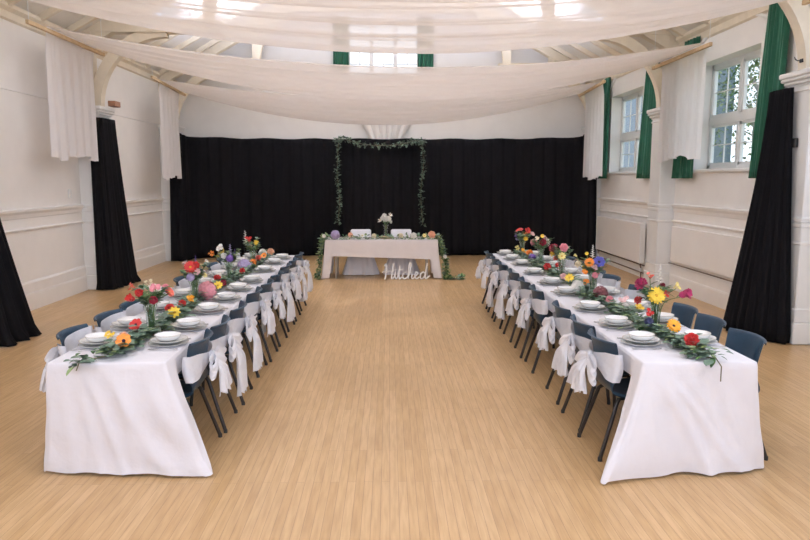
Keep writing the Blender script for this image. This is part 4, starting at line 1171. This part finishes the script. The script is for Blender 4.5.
for tk, fl in LYING.items():
    for k, (kind, color, R, x, y) in enumerate(fl):
        rnd = random.Random(800 + k)
        near = min(VASES, key=lambda v: (v[0] != tk, abs(v[2][1] - y)))
        side = 'before' if y < near[2][1] else 'beyond'
        cn = COLN.get(color, color)
        h = TOP + (0.092 if kind not in ('hydrangea',) else R * 0.86 + 0.016)
        flower(kind, color, R, (x, y + 0.03, h - 0.03), (x, y, h), '%s %s lying on the garland %s the %s vase, %s table' % (cn, kind, side, near[1], TABS[tk]['word']), 'flowers lying along the garlands', rnd, 0, Vector((rnd.uniform(-.4, .4), -0.9, 0.75)))
# small tumbler beside the nearest wall-side vase
o = MB().lathe([(0, 0), (0.028, 0), (0.033, 0.075), (0.031, 0.075), (0.026, 0.006), (0, 0.006)], 24).build('tumbler', M['glass'], None, loc=(-1.655, 4.86, TOP)); tag(o, 'small clear tumbler beside the nearest vase on the plain-wall table', 'glass')

# ---------------------------------------------------------------- head table
HX0, HX1, HY0, HY1 = -1.19, 0.91, 12.80, 13.48
trestle((HX0 + HX1) / 2, (HY0 + HY1) / 2, 0.66, 0.66, 'x', 'x')
hd = [o for o in COL.objects if o.type == 'EMPTY' and o.get('label') == 'x'][0]
for ch in list(hd.children): bpy.data.objects.remove(ch)
hd.location = ((HX0 + HX1) / 2, (HY0 + HY1) / 2, 0); tag(hd, 'folding trestle table under the blush cloth at the end wall', 'table', 'trestle tables under the cloths')
MB().bevbox(-1.03, 1.03, -0.322, 0.322, TZ - 0.03, TZ, 0.006).build('tabletop', M['ply'], hd, False)
for sx in (-1, 1):
    for sy in (-1, 1): MB().tube([(sx * 0.86, sy * 0.24, TZ - 0.03), (sx * 0.86, sy * 0.26, 0)], 0.013, 8).build('leg', M['grey_steel'], hd)
def hdrop(x, y):
    full = TZ - 0.008
    u = (x - HX0) / (HX1 - HX0)
    if y > HY1 - 0.002: return lerp(full, 0.19, smooth01((min(x - HX0, HX1 - x) - 0.085) / 0.05))
    if y < HY0 + 0.002:
        e = min(x - HX0, HX1 - x)
        return lerp(full, lerp(0.30, 0.37, u), smooth01((e - 0.085) / 0.05))
    return full
def hflare(x, y):
    k = max(0, 1 - (y - HY0) / 0.5) if y > HY0 else 1
    e = min(x - HX0, HX1 - x); c = smooth01(1 - e / 0.12)
    return ((-1 if x < (HX0 + HX1) / 2 else 1) * (0.03 + 0.04 * k) * c, -0.05 * c * k)
o = draped_cloth('tablecloth', HX0, HX1, HY0, HY1, TZ + 0.004, hdrop, hflare, 4.4, M['cloth_pink'], step=0.022, foldamp=0.018, wf=12)
tag(o, 'blush white cloth on the head table, front hem raised', 'tablecloth')
# two chairs under white covers behind it
def covered_chair(cx, label):
    root = empty('covered_chair', (cx, 13.62, 0)); tag(root, label, 'chair', 'white covered chairs at the head table')
    per = rounded_perimeter(-0.21, 0.21, -0.30, 0.12, 0.04, 0.02); n = len(per); b = MB(); nt = 14; rings = []
    for t in range(nt + 1):
        w = t / nt; ring = []
        for i, (px, py, nx, ny) in enumerate(per):
            s = i / n * 2 * PI
            fl = w * (0.10 + 0.045 * math.sin(s * 9) + 0.02 * math.sin(s * 17))
            cor = abs(nx * ny) * 0.10 * w
            b.v.append((px + nx * (fl + cor), py + ny * (fl * 0.7 + cor), 0.47 - 0.462 * w)); ring.append(len(b.v) - 1)
        rings.append(ring)
    for a, c in zip(rings, rings[1:]):
        for i in range(n):
            j = (i + 1) % n; b.f.append((a[i], c[i], c[j], a[j])); b.m.append(0)
    b.f.append(tuple(rings[0])); b.m.append(0)
    b.build('skirt', M['cover'], root, angle=None)
    bb = MB().bevbox(-0.205, 0.205, 0.06, 0.125, 0.46, 0.86, 0.025); bb.build('back_cover', M['cover'], root, True, angle=60)
    MB().tube([(-0.215, 0.03, 0.62), (0, 0.045, 0.60), (0.215, 0.03, 0.62)], 0.03, 8, squash=(1, 0.3, 1.3)).build('sash', M['organza'], root)
covered_chair(-0.56, 'white covered chair behind the head table, plain-wall side')
covered_chair(0.24, 'white covered chair behind the head table, window side')
# garland over the head table: along the front edge, down both ends
def leaves_along(b, pts, rnd, per, spread, L0, L1, mats, zmin=None):
    for p in pts:
        for k in range(per):
            d = Vector((rnd.gauss(0, 1), rnd.gauss(0, 1), rnd.gauss(0, 0.8))).normalized()
            q = Vector(p) + d * spread * rnd.uniform(0.1, 1)
            if zmin is not None and q.z < zmin: q.z = zmin + rnd.uniform(0, 0.02)
            L = rnd.uniform(L0, L1); b.leaf(q, d, (0, -0.3, 1), L, L * rnd.uniform(0.5, 0.9), rnd.randrange(mats), 0.2, 0.15)
rnd = random.Random(44)
root = empty('eucalyptus_garland', (-0.14, 12.85, TOP)); tag(root, 'green garland draped over the head table and down both its ends', 'garland')
og = Vector(root.location)
path = catmull([(-1.33, 12.72, 0.03), (-1.29, 12.76, 0.2), (-1.27, 12.82, 0.45), (-1.24, 12.86, 0.66), (-1.18, 12.90, TOP + 0.035), (-0.7, 12.88, TOP + 0.03), (-0.1, 12.89, TOP + 0.03), (0.5, 12.88, TOP + 0.03), (0.88, 12.90, TOP + 0.035),
                (0.97, 12.86, 0.64), (1.03, 12.80, 0.42), (1.06, 12.74, 0.2), (1.08, 12.66, 0.035), (1.38, 12.64, 0.03)], 9)
MB().tube([p - og for p in path], 0.006, 6).build('stem', M['twig'], root)
lf = MB(); leaves_along(lf, [p - og for p in path], rnd, 9, 0.046, 0.045, 0.072, 3, None)
for i, v in enumerate(lf.v):
    wz = v[2] + og.z
    if wz < 0.012: lf.v[i] = (v[0], v[1], 0.012 - og.z)
    elif wz > TOP - 0.10 and HX0 - 0.02 < v[0] + og.x < HX1 + 0.02 and v[1] + og.y > HY0 - 0.02 and wz < TOP + 0.003: lf.v[i] = (v[0], v[1], TOP + 0.003 - og.z)
for i, v in enumerate(lf.v):          # leaves hang against the cloth's ends, not through them
    wx, wz = v[0] + og.x, v[2] + og.z
    if wz < TOP - 0.004:
        o2 = 0.022 + 0.065 * (1 - wz / TOP)
        if HX0 - o2 < wx < 0: lf.v[i] = (HX0 - o2 - og.x, lf.v[i][1], lf.v[i][2])
        elif 0 < wx < HX1 + o2: lf.v[i] = (HX1 + o2 - og.x, lf.v[i][1], lf.v[i][2])
lf.build('foliage', [M['leaf1'], M['leaf2'], M['leaf3']], root)
for kind, color, R, x, y, z, lab in [
   ('hydrangea', 'lilac', .085, -1.00, 12.84, TOP + .092, 'large lilac hydrangea on the front edge of the head table'),
   ('rose', 'peach', .05, -0.72, 12.86, TOP + .09, 'peach rose on the head table between lilac hydrangea and white daisy'),
   ('daisy', 'white', .045, -0.50, 12.86, TOP + .07, 'white daisy lying in the head table garland'),
   ('rose', 'cream', .05, -0.28, 12.87, TOP + .07, 'cream rose just beside the log slice on the head table'),
   ('peony', 'cream', .055, 0.22, 12.86, TOP + .07, 'cream peony in the head table garland, window side of the vase'),
   ('peony', 'white', .065, 0.46, 12.85, TOP + .075, 'fluffy white peony in the head table garland'),
   ('daisy', 'lemon', .04, 0.66, 12.86, TOP + .07, 'pale yellow daisy beside the large peony on the head table'),
   ('peony', 'peach', .075, 0.80, 12.86, TOP + .095, 'large peach peony near the window end of the head table'),
   ('rose', 'white', .04, -1.21, 12.84, TOP + .07, 'white rose at the plain-wall corner of the head table'),
   ('rose', 'white', .04, 1.04, 12.74, 0.42, 'white rose in the garland hanging down the head table end')]:
    flower(kind, color, R, (x, y + 0.03, z - 0.03), (x, y, z), lab, 'flowers on the head table', rnd, 0, Vector((0.1, -1, 0.6)))
o = MB().lathe([(0, 0), (0.125, 0), (0.13, 0.006), (0.13, 0.034), (0.124, 0.04), (0, 0.04)], 28).build('log_slice', M['log'], None, loc=(-0.06, 13.10, TOP)); tag(o, 'pale round log slice under the vase on the head table', 'log slice')
o = place('glass_vase', VM[1], None, (-0.06, 13.10, TOP + 0.042)); tag(o, 'glass vase of white flowers on the head table log slice', 'vase')
for k, (dx, h, R, kind) in enumerate([(-.10, .30, .055, 'lily'), (-.03, .39, .055, 'rose'), (.05, .34, .06, 'peony'), (.0, .28, .055, 'daisy'), (.085, .40, .045, 'lily'), (-.06, .35, .05, 'peony'), (.09, .27, .04, 'rose'), (-.01, .33, .06, 'carnation')]):
    nm = ['low white lily leaning to the plain wall', 'topmost white rose', 'full white peony on the window side', 'low white daisy', 'tall white lily on the window side', 'white peony on the plain-wall side', 'low white rose on the window side', 'white carnation in the middle'][k]
    a = k * 2.4
    flower(kind, 'white', R, (-0.06 + 0.01 * math.cos(a), 13.10 + 0.01 * math.sin(a), TOP + 0.06), (-0.06 + dx, 13.10 + 0.07 * math.sin(a), TOP + 0.042 + h), nm + ' in the head table vase', 'white flowers in the head table vase', rnd, 2, None, TOP + 0.042 + 0.225)

# garland arch hung on the black curtain
root = empty('garland_arch', (-0.2, 16.52, 0)); tag(root, 'three-sided ivy garland hung on the black end curtain', 'garland')
AX0, AX1, AY = -1.2 + 0.2, 0.79 + 0.2, 0.0
rnd = random.Random(91)
for nm, pts in (('hanging_strand', [(AX0 - 0.02, AY, 0.82), (AX0 + 0.03, AY, 1.4), (AX0 - 0.02, AY, 2.0), (AX0 + 0.02, AY, 2.72)]),
                ('top_strand', [(AX0 - 0.05, AY, 2.74), (AX0 + 0.15, AY, 2.78), (AX0 + 0.5, AY, 2.68), (0, AY, 2.63), (AX1 - 0.5, AY, 2.66), (AX1 - 0.2, AY, 2.74), (AX1 + 0.05, AY, 2.72)]),
                ('hanging_strand', [(AX1 - 0.02, AY, 2.74), (AX1 + 0.03, AY, 2.2), (AX1 - 0.03, AY, 1.5), (AX1 + 0.02, AY, 0.76)])):
    pp = catmull(pts, 14)
    st = MB().tube(pp, 0.006, 6).build('strand', M['twig'], root); st.name = nm
    lf = MB(); leaves_along(lf, pp, rnd, 5, 0.05, 0.04, 0.075, 2)
    lf.v = [(x, min(y, 0.08), z) for x, y, z in lf.v]
    lf.build('foliage', [M['darkleaf'], M['leaf1']], st)

# script sign on the floor before the head table
STROKES = [
 ([(.02, .80), (.10, .97), (.12, .6), (.06, .05), (.0, .02)], .034), ([(.56, 1.02), (.49, .5), (.43, .10), (.48, .01), (.58, .10)], .034), ([(-.12, .40), (.05, .50), (.45, .50), (.62, .58)], .024),
 ([(.58, .10), (.68, .40), (.65, .12), (.71, .0), (.80, .12)], .026), ([(.715, .60), (.728, .64)], .052),
 ([(.80, .12), (.95, .84), (.88, .12), (.93, .0), (1.04, .12)], .032), ([(.82, .55), (.95, .57), (1.14, .62)], .030),
 ([(1.32, .36), (1.24, .43), (1.11, .28), (1.10, .08), (1.20, .0), (1.34, .08), (1.40, .16)], .030),
 ([(1.40, .16), (1.56, .62), (1.58, .95), (1.50, 1.0), (1.46, .6), (1.43, .0)], .032), ([(1.44, .18), (1.56, .42), (1.65, .34), (1.63, .08), (1.70, .0), (1.80, .12)], .030),
 ([(1.80, .12), (1.96, .28), (1.96, .42), (1.86, .40), (1.82, .15), (1.92, .0), (2.08, .12)], .030),
 ([(2.40, .36), (2.30, .43), (2.16, .28), (2.15, .06), (2.24, .0), (2.38, .14), (2.44, .36)], .030), ([(2.56, 1.02), (2.48, .55), (2.43, .14), (2.48, .01), (2.62, .12), (2.72, .2)], .032)]
b = MB(); SX, SZ = 0.312, 0.285
for pts, r in STROKES:
    pp = catmull([(x * SX, 0, z * SZ) for x, z in pts], 6)
    b.tube(pp, r * 0.43, 8, squash=(1, 0.6, 1))
o = b.build('script_sign', M['signw'], None, loc=(-0.09, 12.66, 0.022)); o.rotation_euler = (math.radians(-4), 0, 0)
zmin = min(v[2] for v in b.v); o.location.z = -zmin + 0.004
tag(o, 'white script sign reading Hitched standing on the floor', 'sign')

# ---------------------------------------------------------------- light
w = bpy.data.worlds.new('sky'); scene.world = w; w.use_nodes = True
nt = w.node_tree; bg = nt.nodes['Background']
tc = nt.nodes.new('ShaderNodeTexCoord'); sp = nt.nodes.new('ShaderNodeSeparateXYZ'); nt.links.new(tc.outputs['Generated'], sp.inputs[0])
nt.links.new(ramp(nt, sp.outputs[2], [(0.0, (0.90, 0.93, 0.96)), (0.6, (0.72, 0.84, 1.0))]), bg.inputs[0])
bg.inputs[1].default_value = 2.2
def area(name, loc, rot, sx, sy, power, color, spread=PI):
    l = bpy.data.lights.new(name, 'AREA'); l.shape = 'RECTANGLE'; l.size = sx; l.size_y = sy; l.energy = power; l.color = color; l.spread = spread
    o = bpy.data.objects.new(name, l); COL.objects.link(o); o.location = loc; o.rotation_euler = rot; return o
R90 = PI / 2
area('front_fill_light', (-0.15, YB + 0.05, 2.5), (R90, 0, 0), 6.2, 2.9, 205, (0.66, 0.76, 1.0))  # added front fill, set in the assumed rear window
area('daylight_side_window', (XR - 0.02, 5.9, 2.8), (0, R90, 0), 1.5, 1.8, 48, (0.62, 0.75, 1.0))
area('daylight_side_window', (XR - 0.02, 1.8, 2.8), (0, R90, 0), 1.5, 1.8, 48, (0.62, 0.75, 1.0))
LC = (0.70, 0.765, 1.0)
for y, k in ((0.5, 0.8), (4.6, 0.8), (8.8, 1.15), (13.4, 1.6)):
    for x in (-2.4, 2.1):
        area('roof_bounce_fill', (x, y, 4.35), (PI, 0, 0), 1.0, 1.0, 165 * k, LC)  # added fill aimed upward to bounce off the roof, no fixture
for x in (-2.4, 2.1): area('overhead_fill', (x, 1.2, 4.3), (0, 0, 0), 1.2, 1.2, 45, LC)  # added overhead fill, out of view and without a fitting
scene.view_settings.view_transform = 'Standard'; scene.view_settings.look = 'None'
scene.view_settings.gamma = 1.0; scene.view_settings.use_curve_mapping = False
scene.view_settings.exposure = -0.13
scene.cycles.use_denoising = True
scene.cycles.max_bounces = 9; scene.cycles.diffuse_bounces = 5; scene.cycles.glossy_bounces = 3
scene.cycles.transmission_bounces = 4; scene.cycles.transparent_max_bounces = 14
scene.cycles.caustics_reflective = False; scene.cycles.caustics_refractive = False
scene.cycles.sample_clamp_indirect = 4.0

# ---------------------------------------------------------------- camera
FPX = 690.0
cam = bpy.data.cameras.new('camera'); cam.sensor_width = 36; cam.lens = FPX * 36 / 810; cam.clip_end = 200
co = bpy.data.objects.new('camera', cam); COL.objects.link(co)
yaw = math.atan(16 / FPX); pit = math.atan(91 / math.hypot(FPX, 16))
co.location = (0, 0, 1.85); co.rotation_euler = (R90 - pit, 0, -yaw)
scene.camera = co
